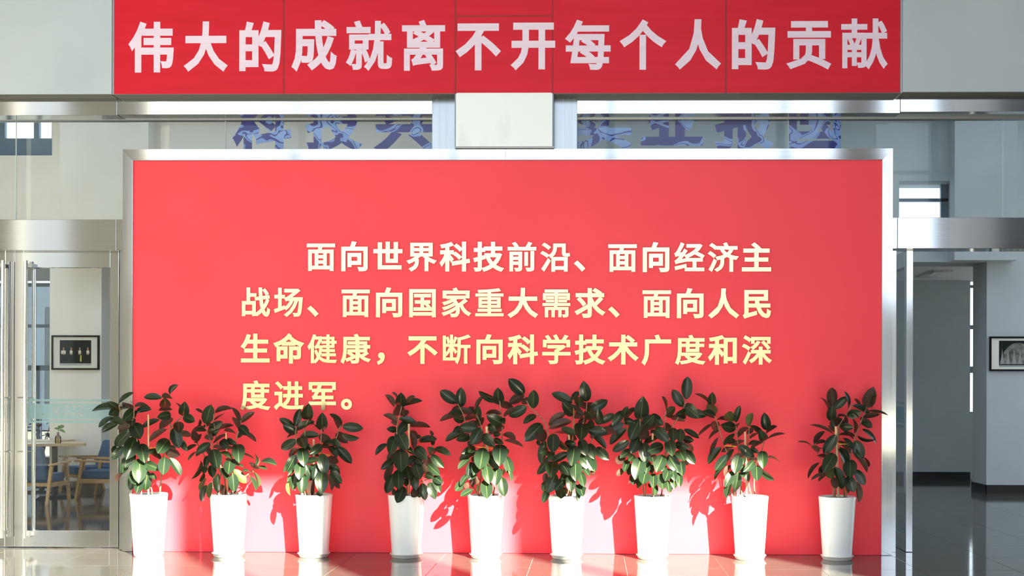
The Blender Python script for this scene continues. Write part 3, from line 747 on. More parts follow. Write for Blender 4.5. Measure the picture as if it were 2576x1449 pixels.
# ------------------------------------------------------------------ pictures
def picture(px0, py0, px1, py1, label, kind):
    Y = YR - .03
    X0_, X1_, Z0_, Z1_ = XA(px0, 890, Y), XA(px1, 890, Y), ZA((px0+px1)/2, py1, Y), ZA((px0+px1)/2, py0, Y)
    r = empty('framed_picture', (X0_, Y, Z0_), label, 'picture')
    t = .026
    for a, b in (((X0_, Z0_), (X0_ + t, Z1_)), ((X1_ - t, Z0_), (X1_, Z1_)), ((X0_ + t, Z0_), (X1_ - t, Z0_ + t)), ((X0_ + t, Z1_ - t), (X1_ - t, Z1_))):
        MB().box((a[0], Y, a[1]), (b[0], Y + .03, b[1])).build('frame_bar', M['black_frame'], r)
    MB().box((X0_ + t, Y + .012, Z0_ + t), (X1_ - t, Y + .03, Z1_ - t)).build('mount', M['mat_board'], r)
    w_, h_ = X1_ - X0_, Z1_ - Z0_
    def U(u): return X0_ + u * w_
    def Vv(v): return Z0_ + v * h_
    hold = [r]
    def flat(pts, m, lvl, name):
        q = r if lvl == 0 else hold[0]
        o = link(name, mesh(name, [(U(u), Y + .0118 - lvl * .0006, Vv(v)) for u, v in pts], [list(range(len(pts)))]), q, m)
        if lvl == 0: hold[0] = o
        return o
    if kind == 1:
        flat([(.17, .13), (.83, .13), (.83, .86), (.17, .86)], M['ph_dark'], 0, 'photo')
        flat([(.17, .13), (.83, .13), (.83, .19), (.17, .19)], M['ph_snow'], 1, 'photo_base')
        for u in (.25, .41, .59, .76):
            flat([(u-.05 if u < .3 else u-.028, .46), (u+.045 if u < .3 else u+.028, .46), (u+.045 if u < .3 else u+.028, .56), (u-.05 if u < .3 else u-.028, .56)], M['ph_white'], 2, 'tower_block')
            flat([(u-.014, .56), (u+.014, .56), (u+.010, .65), (u-.010, .65)], M['ph_rust'], 2, 'tower_top')
            flat([(u-.022, .44), (u+.022, .44), (u+.022, .49), (u-.022, .49)], M['ph_rust'], 3, 'tower_band')
        flat([(.598, .24), (.628, .24), (.628, .42), (.598, .42)], M['ph_yellow'], 2, 'yellow_stripe')
    else:
        flat([(.165, .12), (1.0 - .165, .12), (1.0 - .165, .88), (.165, .88)], M['ph_dark'], 0, 'photo')
        n = 14
        flat([(.5 + .30*math.cos(math.pi*k/n), .2 + .62*math.sin(math.pi*k/n)) for k in range(n+1)], M['ph_fan'], 1, 'fan_shape')
        flat([(.165, .12), (.835, .12), (.835, .17), (.165, .17)], M['ph_snow'], 1, 'photo_base')
        for k in range(6):
            u = .22 + k * .105; flat([(u-.04, .2), (u+.04, .2), (u+.012, .42), (u, .66), (u-.012, .42)], M['ph_grey'], 2, 'spire')
    return r
M['ph_dark'] = mat('photo_dark', (.010, .015, .015), .7, spec=.15); M['ph_snow'] = mat('photo_snow', (.30, .32, .33), .3); M['ph_white'] = mat('photo_white', (.6, .58, .52), .3)
M['ph_rust'] = mat('photo_rust', (.35, .2, .12), .3); M['ph_yellow'] = mat('photo_yellow', (.5, .42, .05), .3); M['ph_grey'] = mat('photo_grey', (.28, .29, .28), .3)
M['ph_fan'] = noise_col(mat('photo_fan', (.12, .12, .11), .3), (.05, .055, .05), (.22, .22, .19), (1, 1, 1), 12, 3)
picture(129, 843.5, 249, 930.5, 'small black framed photo of four towers on the cream pier behind the left door', 1)
picture(2490, 846.5, 2634, 933.5, 'black framed photo with pale spires on the grey wall at the right edge', 2)

# ------------------------------------------------------------------ cafe furniture
def cafe_table(px, py, label, rz, size=.75, first=None):
    p = px; t = empty('cafe_table', (p.x, p.y, 0), label, 'table', 'oak cafe tables', rz=rz)
    h = .745
    b = MB().box((-size/2, -size/2, h - .035), (size/2, size/2, h)); 
    ve = [e for e in b.bm.edges if abs(e.verts[0].co.x - e.verts[1].co.x) < 1e-6 and abs(e.verts[0].co.y - e.verts[1].co.y) < 1e-6]
    bmesh.ops.bevel(b.bm, geom=ve, offset=.06, segments=5, profile=.5, affect='EDGES')
    b.build('tabletop', M['oak_top'], t, world=False)
    MB().tube([(0, 0, .02), (0, 0, h - .035)], .038, 20).build('pedestal', M['black_metal'], t, world=False, smooth=True)
    b = MB(); b.prism([(-.25, -.25, 0), (.25, -.25, 0), (.25, .25, 0), (-.25, .25, 0)], [(-.2, -.2, .03), (.2, -.2, .03), (.2, .2, .03), (-.2, .2, .03)])
    b.build('base_plate', M['black_metal'], t, world=False)
    MB().box((-.2, -.02, h - .05), (.2, .02, h - .034)).build('bracket', M['black_metal'], t, world=False)
    return t
def cafe_chair(px, py, label, rz):
    """low armchair facing local -x... its front is at -x, seat centred over the origin"""
    p = fl(px, py) if not isinstance(px, Vector) else px
    t = empty('cafe_armchair', (p.x, p.y, 0), label, 'chair', 'blue upholstered cafe armchairs', rz=rz)
    W2 = .29
    b = MB().box((-.27, -.25, .27), (.18, .25, .38), .03); b.build('seat', M['blue_fabric'], t, world=False, smooth=True)
    b = MB().prism([(.16, -.25, .32), (.26, -.25, .30), (.26, .25, .30), (.16, .25, .32)], [(.29, -.23, .745), (.35, -.23, .735), (.35, .23, .735), (.29, .23, .745)])
    bmesh.ops.bevel(b.bm, geom=b.bm.edges[:], offset=.018, segments=3, affect='EDGES'); b.build('backrest', M['blue_fabric'], t, world=False, smooth=True)
    for s_ in (-1, 1):
        y = s_ * W2
        MB().prism([(-.33, y-.018, 0), (-.30, y-.018, 0), (-.30, y+.018, 0), (-.33, y+.018, 0)], [(-.25, y-.02, .50), (-.205, y-.02, .50), (-.205, y+.02, .50), (-.25, y+.02, .50)]).build('leg', M['oak'], t, world=False)
        MB().prism([(.33, y-.018, 0), (.36, y-.018, 0), (.36, y+.018, 0), (.33, y+.018, 0)], [(.19, y-.02, .50), (.235, y-.02, .50), (.235, y+.02, .50), (.19, y+.02, .50)]).build('leg', M['oak'], t, world=False)
        MB().box((-.29, y-.014, .215), (.27, y+.014, .272), .004).build('side_rail', M['oak'], t, world=False)
        b = MB().prism([(-.33, y-.03, .505), (.27, y-.026, .487), (.27, y+.026, .487), (-.33, y+.03, .505)], [(-.33, y-.03, .53), (.27, y-.026, .512), (.27, y+.026, .512), (-.33, y+.03, .53)])
        bmesh.ops.bevel(b.bm, geom=b.bm.edges[:], offset=.008, segments=2, affect='EDGES'); b.build('armrest', M['oak'], t, world=False)
    MB().box((-.27, -W2, .225), (-.235, W2, .27)).build('cross_rail', M['oak'], t, world=False)
    MB().box((.20, -W2, .225), (.235, W2, .27)).build('cross_rail', M['oak'], t, world=False)
    return t
p1 = Vector((-7.39, 5.62, 0)); pB = Vector((-6.63, 5.57, 0))
def table_at(v, *a): return cafe_table(v, 0, *a)
t1 = table_at(p1, 'square oak topped cafe table with a small bottle plant on it', math.radians(28))
t2 = table_at(Vector((-7.95, 6.45, 0)), 'second oak cafe table standing behind the one with the bottle plant', 0.0, .70)
cafe_chair(pB, 0, 'blue armchair in side view right of the table, nearest the door stile', math.radians(-2))
cafe_chair(Vector((-7.22, 6.40, 0)), 0, 'blue armchair with its back showing behind the side view one', math.radians(48))
cafe_chair(Vector((-7.26, 4.80, 0)), 0, 'blue armchair turned away, its oak arm in front of the table', math.radians(-90))
cafe_chair(Vector((-7.98, 4.92, 0)), 0, 'blue armchair half hidden by the door handle at the left', math.radians(-84))
# cushion on the side view chair
cu = empty('throw_cushion', (pB.x + .13, pB.y, .385), 'small patterned cushion on the side view blue armchair', 'cushion')
b = MB().box((-.045, -.17, 0), (.045, .17, .30)); bmesh.ops.bevel(b.bm, geom=b.bm.edges[:], offset=.04, segments=4, affect='EDGES')
cm = noise_col(mat('patterned_cushion', (.5, .45, .45), .9), (.22, .13, .14), (.62, .58, .55), (1, 1, 1), 22, 2, .48, .52)
b.build('cushion_body', cm, cu, world=False, smooth=True)
b = MB().tube([(0, -.15, .29), (0, .15, .29)], .006, 6); b.build('piping', M['mat_board'], cu, world=False)
# bottle with a sprig
bt = empty('glass_bottle', (XA(146, 1117, 5.45), 5.45, .745), 'little amber glass bottle with a green sprig on the cafe table', 'bottle')
MB().lathe([(.0005, 0), (.036, 0), (.04, .008), (.04, .075), (.034, .095), (.015, .112), (.014, .14), (.018, .145), (.0145, .147)], 24).build('bottle_body', M['bottle'], bt, world=False, smooth=True)
MB().tube([(.005, 0, .01), (-.004, 0, .12), (.006, 0, .17), (.02, 0, .215)], .003, 6).build('sprig_stem', M['leaf_pale'], bt, world=False)
spl = mat('sprig_leaf', (.12, .25, .04), .4)
for (bx, bz, tx, tz, w_) in ((.01, .195, .085, .235, .05), (.006, .18, -.055, .20, .03), (.01, .18, .10, .14, .035), (.0, .185, .02, .24, .04)):
    V = []; n = 8
    d = Vector((tx - bx, 0, tz - bz)); s_ = Vector((-d.z, 0, d.x)).normalized()
    for i in range(n + 1):
        t = i / n; wd = w_ / 2 * math.sin(math.pi * t) ** .8 if 0 < t < 1 else 0.0005
        c = Vector((bx, 0, bz)) + d * t + Vector((0, .012 * math.sin(math.pi * t), .012 * math.sin(math.pi * t)))
        V += [c - s_ * wd, c, c + s_ * wd]
    Fc = []
    for i in range(n): Fc += [(3*i, 3*i+1, 3*i+4, 3*i+3), (3*i+1, 3*i+2, 3*i+5, 3*i+4)]
    link('sprig_leaf', mesh('sprig_leaf', V, Fc), bt, spl, world=False)
# potted plant in front of the rear window (dark leaves)
pp = empty('potted_fern', (XA(106, 1100, 8.8), 8.8, 0), 'dark leafy potted plant before the rear window, behind the left door glass', 'plant')
MB().lathe([(.0005, 0), (.13, 0), (.17, .35), (.165, .36), (.15, .33), (.0005, .33)], 24).build('pot_body', M['black_metal'], pp, world=False, smooth=True)
rp_ = random.Random(5)
for k in range(6):
    a = rp_.uniform(0, 6.28); top = Vector((math.cos(a) * .22, math.sin(a) * .18, rp_.uniform(.8, 1.2)))
    MB().tube([(0, 0, .3), (top.x * .4, top.y * .4, .7), top], .006, 6).build('stem', M['bark'], pp, world=False)
for k in range(34):
    a = rp_.uniform(0, 6.28); r = rp_.uniform(.03, .25); z = rp_.uniform(.5, 1.25); u = Vector((math.cos(a), math.sin(a), rp_.uniform(-.5, .4))).normalized()
    nn = Vector((0, 0, 1)); wv = u.cross(nn).normalized(); nn = wv.cross(u)
    o = bpy.data.objects.new('leaf', LEAVES[k % 4]); COL.objects.link(o); o.parent = pp; L_ = .17
    o.matrix_local = Matrix(((wv.x*L_*.5, u.x*L_, nn.x*L_, math.cos(a)*r), (wv.y*L_*.5, u.y*L_, nn.y*L_, math.sin(a)*r), (wv.z*L_*.5, u.z*L_, nn.z*L_, z), (0, 0, 0, 1)))

# ------------------------------------------------------------------ outside, beyond the rear windows
struct(MB().box((-60, 13.2, -.6), (60, 90, -.05)).build('ground_rear', M['concrete']))
ob = empty('office_building', (-16, 34, 0), 'blue grey building seen through the rear window at the left', 'building')
MB().box((-34, 34, 0), (-9, 40, 5.5)).build('facade', M['far_build'], ob)
for k in range(7): MB().box((-25 + k * 2.3, 33.9, 1.0), (-24 + k * 2.3, 34.0, 4.6)).build('window_strip', M['far_strip'], ob)
def shrub(name, x, y, h, r, label, seed, n=420):
    t = empty(name, (x, y, -.05), label, 'tree', 'trees outside the rear windows')
    MB().tube([(0, 0, 0), (.1, 0, h * .5), (0, 0, h * .8)], .07, 8).build('trunk', M['bark'], t, world=False)
    rr = random.Random(seed); V, Fc = [], []
    for i in range(n):
        a, b, c = rr.gauss(0, 1), rr.gauss(0, 1), rr.gauss(0, 1); q_ = Vector((a, b, c)).normalized() * rr.uniform(.5, 1)
        ctr = Vector((q_.x * r, q_.y * r, h * .68 + q_.z * h * .32)); u = Vector((rr.gauss(0, 1), rr.gauss(0, 1), rr.gauss(0, 1))).normalized() * .13; v = u.orthogonal().normalized() * .07
        k = len(V); V += [ctr - u, ctr + v, ctr + u, ctr - v]; Fc.append((k, k+1, k+2, k+3))
    o = link('crown', mesh('crown', V, Fc), t, M['dark_green'], world=False); o['kind'] = 'stuff'
shrub('tree', -9.3, 15.5, 2.6, 1.1, 'low leafy tree outside the rear window at the left', 3)
shrub('tree', 7.6, 17.5, 3.0, 1.2, 'leafy tree outside the slim window at the right', 4)

# ------------------------------------------------------------------ rubber plants
# each leaf: base x, base y, tip x, tip y, width, (1 = underside seen), listed from the back to the front, in zoomed photo units
PLANTS = [
 dict(o=(220, 960), s=4.829, pot=374, foot=1, stake=((740,400),(740,1385),.007), tie=((745,812),(830,800)),
  stems=[[(655,1385),(640,1000),(600,700),(500,530),(430,480),(410,400),(380,290)],[(790,1380),(745,1100),(740,900),(700,800)],[(880,1380),(900,1120),(930,870),(1000,700),(1005,520),(1000,400),(950,220)],[(1010,560),(1100,470),(1190,390)],[(500,530),(560,440),(565,350),(575,300)]],
  L="""380,330,255,255,80 375,325,55,315,85 380,330,270,400,90 385,260,545,130,50 420,300,345,440,45,1 440,275,565,345,40,1 575,310,765,295,50,1 580,380,740,320,60 575,350,455,455,120 540,445,540,515,80 300,430,135,545,60 280,460,415,500,80 370,515,170,600,80 370,580,500,500,100,1 520,540,400,590,60,1 665,560,860,460,65 530,640,640,690,60 340,780,300,860,50 430,790,305,940,90 520,590,340,780,120 560,510,640,675,155 475,910,420,1120,100 580,890,460,1035,80 430,1110,355,1200,45,1 730,820,885,935,60 830,820,740,870,50 580,680,480,920,165 650,760,690,960,135 560,1070,520,1310,110 640,1200,600,1340,100 540,1130,580,1240,90 760,1120,825,1170,60 715,1000,860,1060,105 730,1090,700,1320,120 640,940,625,1195,165 900,200,690,180,80 1000,150,1075,45,55 945,310,940,215,120 905,190,1055,185,70,1 870,345,1010,325,50,1 1010,400,865,430,100 1025,440,890,545,90,1 1165,410,1180,280,115 1080,260,1170,360,28,1 1170,420,1295,480,105 1150,720,1200,830,70 1255,640,1120,640,75,1 1050,565,1110,795,130 1100,490,1115,610,115 960,580,755,710,65,1 1000,790,1070,810,50,1 975,700,860,860,150 950,850,1110,890,110,1 1000,930,1135,1125,90 940,920,920,1120,130"""),
 dict(o=(460, 1000), s=5.575, pot=575, foot=0, stake=((605,490),(625,1385),.006), tie=((540,800),(690,830)),
  stems=[[(520,1385),(480,1280),(540,1000),(430,730),(385,600),(345,500),(320,370)],[(610,1385),(580,1130),(490,700),(460,520),(435,320),(435,200)],[(680,1380),(690,800),(740,630),(800,380),(815,320)],[(735,1300),(820,1150),(900,1090),(1000,1000),(1060,930),(1080,850)],[(520,1385),(350,950),(290,800),(210,660),(180,600)]],
  L="""270,215,185,155,40,1 455,215,685,135,70,1 690,145,810,315,60,1 440,330,575,225,22,1 210,400,245,320,35 280,410,400,370,40,1 360,510,480,470,110 485,450,690,370,60,1 365,460,545,345,110 320,365,390,115,155 330,460,190,455,50 310,420,115,460,55,1 210,640,160,620,20 185,620,250,520,60,1 190,600,145,475,100,1 740,510,595,455,40,1 780,440,710,270,75,1 815,350,990,205,80,1 760,550,850,500,60 835,490,1030,590,60,1 795,400,915,520,120 620,520,425,630,45,1 300,560,435,550,90,1 540,600,620,690,110 620,590,730,650,80 380,640,200,770,110 370,680,165,800,80 190,665,50,740,50 180,760,80,875,35 370,700,360,790,60,1 430,700,540,690,60,1 485,740,700,700,65,1 515,770,665,815,45 850,800,1010,860,35,1 770,660,785,880,165 1010,790,1045,930,25 1030,930,935,915,35 1095,905,1295,920,65 1055,970,1170,1005,50 950,955,1065,985,60,1 350,820,315,960,80 250,890,145,1150,55 320,960,290,1060,70 300,1060,240,1170,50 690,870,775,950,70 770,950,840,965,30 600,860,730,910,50,1 550,1220,560,1380,80,1 745,1270,740,1350,40,1 640,1200,650,1300,30,1 400,950,420,1110,105 430,730,480,975,170 520,990,625,1130,85 660,890,640,1055,150 720,1010,885,1195,110,2 830,1030,910,1020,35 990,1045,1075,1230,50,2 940,1110,1030,1280,55,3 500,1070,470,1330,90,3 330,1130,250,1300,60,2 330,1230,245,1440,75,3 410,1190,360,1410,75,2 700,1065,720,1310,130"""),
 dict(o=(690, 1010), s=5.796, pot=790, foot=0, stake=((575,550),(570,1380),.010), tie=((620,745),(820,790)),
  stems=[[(455,1370),(440,1200),(400,900),(340,650),(310,490),(320,380)],[(510,1370),(470,1000),(450,500),(450,370),(500,270)],[(680,1360),(690,1000),(680,700),(685,430),(685,410)],[(690,1330),(790,1010),(830,780),(850,650),(900,540),(965,350)]],
  L="""310,360,370,120,110 470,260,500,68,155 330,460,140,350,120 290,380,85,250,100 330,360,580,300,60,1 490,260,580,300,50 330,410,510,290,90 690,410,700,195,150 590,345,715,415,50,1 985,330,825,185,70 950,390,880,220,90,1 1000,360,1275,390,130 310,480,180,520,40,1 990,470,1210,545,85 910,465,1050,590,120,1 720,590,870,620,70 840,560,945,640,100 660,490,830,610,120,1 650,500,385,495,100 320,560,105,690,130 385,520,445,660,150 690,640,800,660,60,1 800,650,910,780,90 905,660,1120,885,130 460,630,540,700,80 340,690,230,790,80,1 500,780,650,790,50,1 470,870,630,850,90 690,640,535,755,120 780,830,930,880,110,1 790,930,930,980,100 830,990,950,1035,40 150,920,150,1020,30 560,920,560,1000,80 310,780,190,1020,140 405,675,430,900,160 690,765,740,1030,160 280,1000,205,1070,50 250,1080,195,1165,50 370,1100,430,1050,60 220,1170,215,1370,60,2 310,1040,270,1285,110 420,1060,400,1320,150 380,890,365,1100,150 620,910,580,1140,100 460,920,560,1155,110 790,1060,850,1290,70,1 870,1140,940,1255,80,1 830,1000,970,1180,110 560,1150,530,1380,100,1 620,1330,690,1360,60 690,1010,690,1305,180"""),
 dict(o=(930, 970), s=4.676, pot=1022, foot=0, stake=((460,450),(462,1310),.009), tie=((400,745),(540,795)),
  stems=[[(435,1310),(430,1000),(340,700),(320,500),(350,350),(380,240)],[(460,1310),(470,1200),(530,900),(550,680),(580,610)],[(500,1310),(520,1190),(600,1130),(740,1090)],[(530,1100),(600,900),(690,830),(735,760),(740,700)]],
  L="""320,150,275,80,22,1 290,240,200,115,60,1 420,200,525,130,55 365,250,370,103,120 375,240,605,170,65 400,370,430,275,75,1 350,345,350,245,140,1 330,440,270,430,60,1 325,440,185,340,60,1 320,520,215,510,70 450,430,350,540,110 350,390,555,450,75 475,480,705,460,65,1 470,540,560,620,90,1 480,560,530,740,70,1 560,590,600,610,40 745,590,715,535,35,1 740,700,750,620,45,1 590,660,760,640,60 580,650,785,620,75,1 760,800,700,740,80 770,740,935,795,75 205,690,70,800,60 340,740,400,720,50,1 440,730,515,800,60 295,600,245,785,130 330,535,430,745,140 280,790,210,860,70,1 285,870,145,975,85 640,850,735,945,95,1 540,730,660,850,120 725,820,860,955,90 690,930,810,1045,100 545,840,600,910,80 450,930,510,970,70,1 540,830,445,915,80 610,900,650,1050,90,1 270,930,185,1110,75,1 430,950,470,1100,110 360,755,370,990,170 540,900,590,1090,125 660,1040,740,1080,80 280,1040,200,1260,110 430,1090,430,1180,60 515,1040,540,1210,100 750,1070,850,1140,90 760,1080,825,1245,90 280,1210,290,1290,50,1 575,1190,500,1310,90,1 560,1230,590,1310,60 620,1150,650,1330,95 700,1140,765,1320,100 400,1190,325,1370,120 340,990,340,1210,135"""),
 dict(o=(1100, 940), s=4.529, pot=1222, foot=0, stake=((563,600),(575,1390),.012), tie=((435,830),(650,855)),
  stems=[[(500,1400),(490,1240),(530,850),(500,600),(440,450),(440,400)],[(640,1390),(660,1250),(705,1000),(740,700),(735,500),(710,310)],[(480,1400),(430,1100),(400,850),(350,600),(320,540),(290,450),(230,340)],[(470,1400),(410,1290),(390,1200)]],
  L="""225,330,40,200,120 265,375,270,175,115 450,425,520,245,45,1 700,310,475,215,75 705,350,690,178,115 700,330,860,390,75,1 300,470,145,440,50 270,370,170,460,70,1 305,530,190,500,90 250,470,35,525,60,1 440,480,320,520,60,1 340,430,410,390,60,1 430,510,470,400,110 415,470,215,400,70,1 450,560,350,570,60,1 530,500,440,590,80,1 555,460,725,450,50,1 740,510,760,560,60 745,570,590,490,120 905,400,750,480,55,1 1015,375,825,470,105 250,600,190,665,50 370,710,235,750,90 310,660,95,755,80 570,590,650,640,80 640,690,715,690,60 465,620,255,610,110 760,600,605,670,80,1 750,700,905,735,70,1 510,760,420,800,50,1 350,770,390,830,50,1 500,620,390,800,120 645,750,740,790,65 520,700,640,815,110 770,765,975,820,45,1 430,840,300,900,80 400,850,370,880,100 450,880,255,975,80 370,970,240,1075,60 390,980,440,970,50,1 800,860,790,920,40,1 580,900,640,920,60,1 720,810,710,1005,160 400,1010,350,1180,90 460,1020,420,1140,100 580,930,690,1070,110 525,850,485,1075,160 440,1130,370,1200,60 810,1100,845,1210,40,3 780,940,840,1140,105 740,1090,740,1150,60,2 360,1150,265,1250,60 350,1240,320,1310,60,1 300,1230,210,1330,90,3 400,1180,400,1280,60,1 440,1170,450,1270,50,1 465,1270,460,1340,25 550,1210,570,1410,130 560,1050,590,1235,120,3 680,1070,660,1260,120,3 730,1180,760,1385,115,3 400,1320,270,1390,70,3"""),
 dict(o=(1300, 940), s=4.392, pot=1425, foot=0, stake=((575,660),(590,1355),.009), tie=((450,845),(570,850)),
  stems=[[(565,1355),(570,1000),(620,700),(630,450),(620,290)],[(600,1355),(690,750),(740,520),(770,400),(770,310)],[(570,1355),(420,900),(330,600),(295,515),(150,370),(80,240)],[(600,1355),(720,1000),(820,760),(850,690),(905,560)]],
  L="""77,223,-78,68,125 175,380,190,190,115 75,230,-75,320,95,1 185,300,50,310,70,1 105,375,-80,465,105 210,460,85,530,70 275,560,100,730,140 300,615,245,745,120,1 680,200,610,285,60 690,260,690,360,100 630,450,520,330,120 610,320,400,210,95 770,305,740,108,120 510,360,620,400,40,1 575,350,735,460,80,1 740,340,860,350,40,1 770,400,840,470,110 800,410,995,300,105 705,345,830,385,70,1 910,560,900,400,95 540,440,350,545,75,1 600,530,365,590,90,1 620,490,740,480,50,1 680,540,770,520,60,1 780,540,850,590,90 750,500,885,480,70,1 1075,450,915,540,80 430,650,590,655,35,1 960,600,1100,660,60,1 785,630,1000,640,110 725,555,710,705,155 495,600,655,670,75 810,690,930,700,60,1 850,700,985,810,60 230,740,250,790,40 310,740,270,990,90 410,665,400,860,130 450,740,560,830,60 560,700,650,720,90,1 530,780,640,770,80 880,820,1005,940,100 800,775,850,930,100 710,725,760,890,105 350,850,280,870,85 370,860,380,945,85 350,920,240,1110,85 570,880,395,970,80 800,900,860,1075,100 730,1030,800,1120,60 820,1070,855,1125,40,1 700,890,835,1055,120 640,795,610,1000,140 320,1100,310,1200,60,1 490,980,570,1100,110 400,975,380,1125,140 560,1090,490,1170,70 700,1090,740,1235,90 650,980,650,1150,130 310,1190,290,1290,50 750,1250,740,1300,40 490,1250,490,1370,120 690,1220,730,1350,90 650,1220,680,1390,60 530,1160,435,1275,90 340,1290,290,1420,75 430,1110,340,1310,120 600,1110,600,1280,110"""),
 dict(o=(1520, 940), s=4.53, pot=1641, foot=0, stake=((550,680),(555,1400),.009), tie=((560,1150),(600,1160)),
  stems=[[(460,1405),(470,1240),(420,900),(410,560),(410,520)],[(550,1400),(545,1000),(450,640)],[(640,1405),(660,1310),(690,900),(690,560),(705,420)],[(660,1320),(720,800),(770,610),(880,450),(935,300)],[(460,1405),(350,900),(230,560),(210,500)]],
  L="""935,290,950,45,115 895,375,785,190,105 705,410,670,265,30,1 710,460,800,385,90 785,480,705,475,50,1 765,500,900,520,65,1 925,460,840,460,100 940,430,1160,475,95 915,360,1060,490,130 210,500,260,385,75 365,400,245,500,60,1 140,660,0,680,50,1 220,570,35,640,90 210,430,100,580,95 220,530,340,560,80 540,470,660,575,90 415,525,440,290,155 440,600,560,480,110 680,600,750,620,90,1 480,640,640,570,70,1 525,660,600,670,50,1 250,630,65,790,90 430,600,460,750,125,1 400,525,300,740,140 620,720,460,780,60 780,620,790,760,105 585,620,715,755,120 910,635,1075,730,60 900,740,1010,760,80 865,630,870,775,100 930,790,1005,880,50,1 280,770,105,880,95 310,870,190,950,75 340,930,280,990,80 400,710,310,900,120 240,960,130,1000,90,1 270,980,230,1110,70 300,1030,280,1150,80 230,1090,140,1155,60,1 920,870,1025,1020,100 900,960,955,1040,60,1 870,1000,890,1150,90 850,870,900,960,120 800,920,890,975,50 810,800,945,840,90 670,820,505,880,120 740,755,770,905,120 540,930,560,1000,100 445,790,480,1010,130 500,1000,480,1130,80 540,1040,540,1130,60 680,1040,680,1130,60 730,930,840,1105,125,3 670,930,600,1105,130 420,960,360,1170,150 330,1140,330,1260,80 390,1170,400,1270,90 440,1240,370,1310,50,2 740,1090,700,1210,110 770,1080,800,1200,80 850,1120,860,1280,80 790,1160,800,1290,90 520,1250,520,1290,40 580,1260,580,1380,60,3 760,1270,760,1360,20,2 720,1220,740,1345,65,3 640,1140,670,1310,110 560,1140,560,1290,90,3 470,1120,440,1250,120"""),
 dict(o=(1740, 970), s=4.996, pot=1886, foot=0, stake=((670,580),(690,1410),.008), tie=((425,755),(560,765)),
  stems=[[(635,1400),(600,1200),(490,950),(400,720),(330,500),(290,380)],[(610,1400),(620,1200),(590,850),(565,570),(545,460)],[(755,1410),(710,1200),(695,900),(720,560),(720,520)],[(795,1400),(785,1160),(830,900),(885,800),(935,600)]],
  L="""225,225,65,85,40,1 250,240,260,105,100 300,390,150,330,80 280,360,215,240,130,2 550,460,605,258,75 440,440,310,415,50,1 520,450,430,340,120,2 550,530,385,510,125 540,500,350,490,25,1 550,560,595,455,40,1 720,515,745,335,85,2 945,555,915,360,115 935,600,1040,505,45,1 300,450,290,560,100,1 270,480,85,620,40,1 345,570,205,670,45,1 715,530,580,630,60,1 765,545,700,600,60,1 920,690,870,590,105 735,510,930,640,65 835,600,735,655,35,1 955,670,1160,595,30,1 545,680,450,720,60 535,605,410,745,60 330,660,235,870,50,1 370,780,205,965,90 665,695,500,755,50,1 500,780,390,820,60,1 715,740,830,700,45 750,790,830,840,60 895,715,725,795,50,1 600,750,775,905,110 660,880,470,930,70,1 450,870,300,1060,100 530,800,400,990,60 960,905,1115,935,35,1 890,825,895,1015,125 830,930,720,930,40,1 660,900,650,980,50 440,990,270,1155,50 500,1010,400,1150,60,1 590,880,545,1090,130 650,1080,640,1150,70 635,1000,715,1190,90,3 780,950,670,1070,90,3 815,1010,820,1180,130 870,1060,1020,1185,70 490,1210,420,1390,70 510,1230,475,1360,40,2 540,1300,530,1375,50,1 515,1080,430,1255,100 590,1090,540,1320,110"""),
 dict(o=(2000, 960), s=4.676, pot=2106, foot=0, stake=((480,530),(512,1385),.011), tie=((480,730),(690,740)),
  stems=[[(450,1385),(450,1100),(480,800),(515,500)],[(470,1385),(460,1150),(400,1000),(300,900),(250,810),(220,720)],[(600,1385),(620,1050),(700,680),(780,460),(840,310)],[(580,1385),(560,1000),(510,600),(560,450),(640,330),(690,250)]],
  L="""395,335,320,170,40,1 460,320,605,185,90 435,290,435,75,115,1 420,460,440,290,105 625,310,610,125,35 765,300,720,205,30,1 905,300,945,160,40 840,300,910,100,140,1 615,400,770,360,100 500,415,620,400,25,1 680,285,890,385,65 620,375,770,420,30,1 865,350,1090,380,18 805,420,990,380,60,1 780,480,900,530,60 770,420,900,540,85,1 560,400,605,500,35,1 450,460,560,480,100,1 425,465,460,530,50 670,430,715,590,25,1 530,530,680,540,85 490,580,395,520,55,1 440,610,195,495,22,1 525,540,685,670,30,1 225,735,315,590,55,1 190,755,55,690,15,1 245,745,350,700,35,1 190,760,295,820,60,1 275,790,330,785,15,1 790,565,970,700,50 740,635,935,700,30 510,630,690,630,40,1 480,630,345,840,120 510,700,655,815,55,1 570,665,690,780,50 690,800,760,890,60 710,695,790,895,120 520,775,650,890,30 800,885,870,990,22,1 260,875,380,890,35,1 705,880,855,1045,55,1 285,960,135,1115,45,1 330,980,300,1090,50,1 460,850,345,1045,140 590,960,610,1100,70 650,920,650,1110,140 510,790,640,1000,75 460,1020,380,1130,100,2 370,1080,195,1145,35,1 380,1090,280,1160,35,1 720,1040,815,1210,100 440,1120,490,1250,80,1 470,1005,565,1255,100 560,1120,640,1280,60,1 720,1180,760,1410,70,1 630,1110,690,1290,110"""),
]
PLANT_LABELS = [
 'rubber plant reaching over the door frame, in the white pot without saucer at far left',
 'rubber plant with yellow-green lower leaves and a low twig reaching right',
 'compact rubber plant right under the golden full stop, one leaf touching the letters',
 'narrow rubber plant in shade standing alone right of the golden full stop',
 'open-crowned rubber plant with a small pale sprout at its left foot',
 'rubber plant whose long bare branch arches to the left and ends in high leaves',
 'bushiest rubber plant, round dense crown with two leaves held high on the right',
 'sparse rubber plant with pale backlit leaf undersides and four bare stems in bright pot',
 'shaded rubber plant alone at the far right beside the steel frame',
]
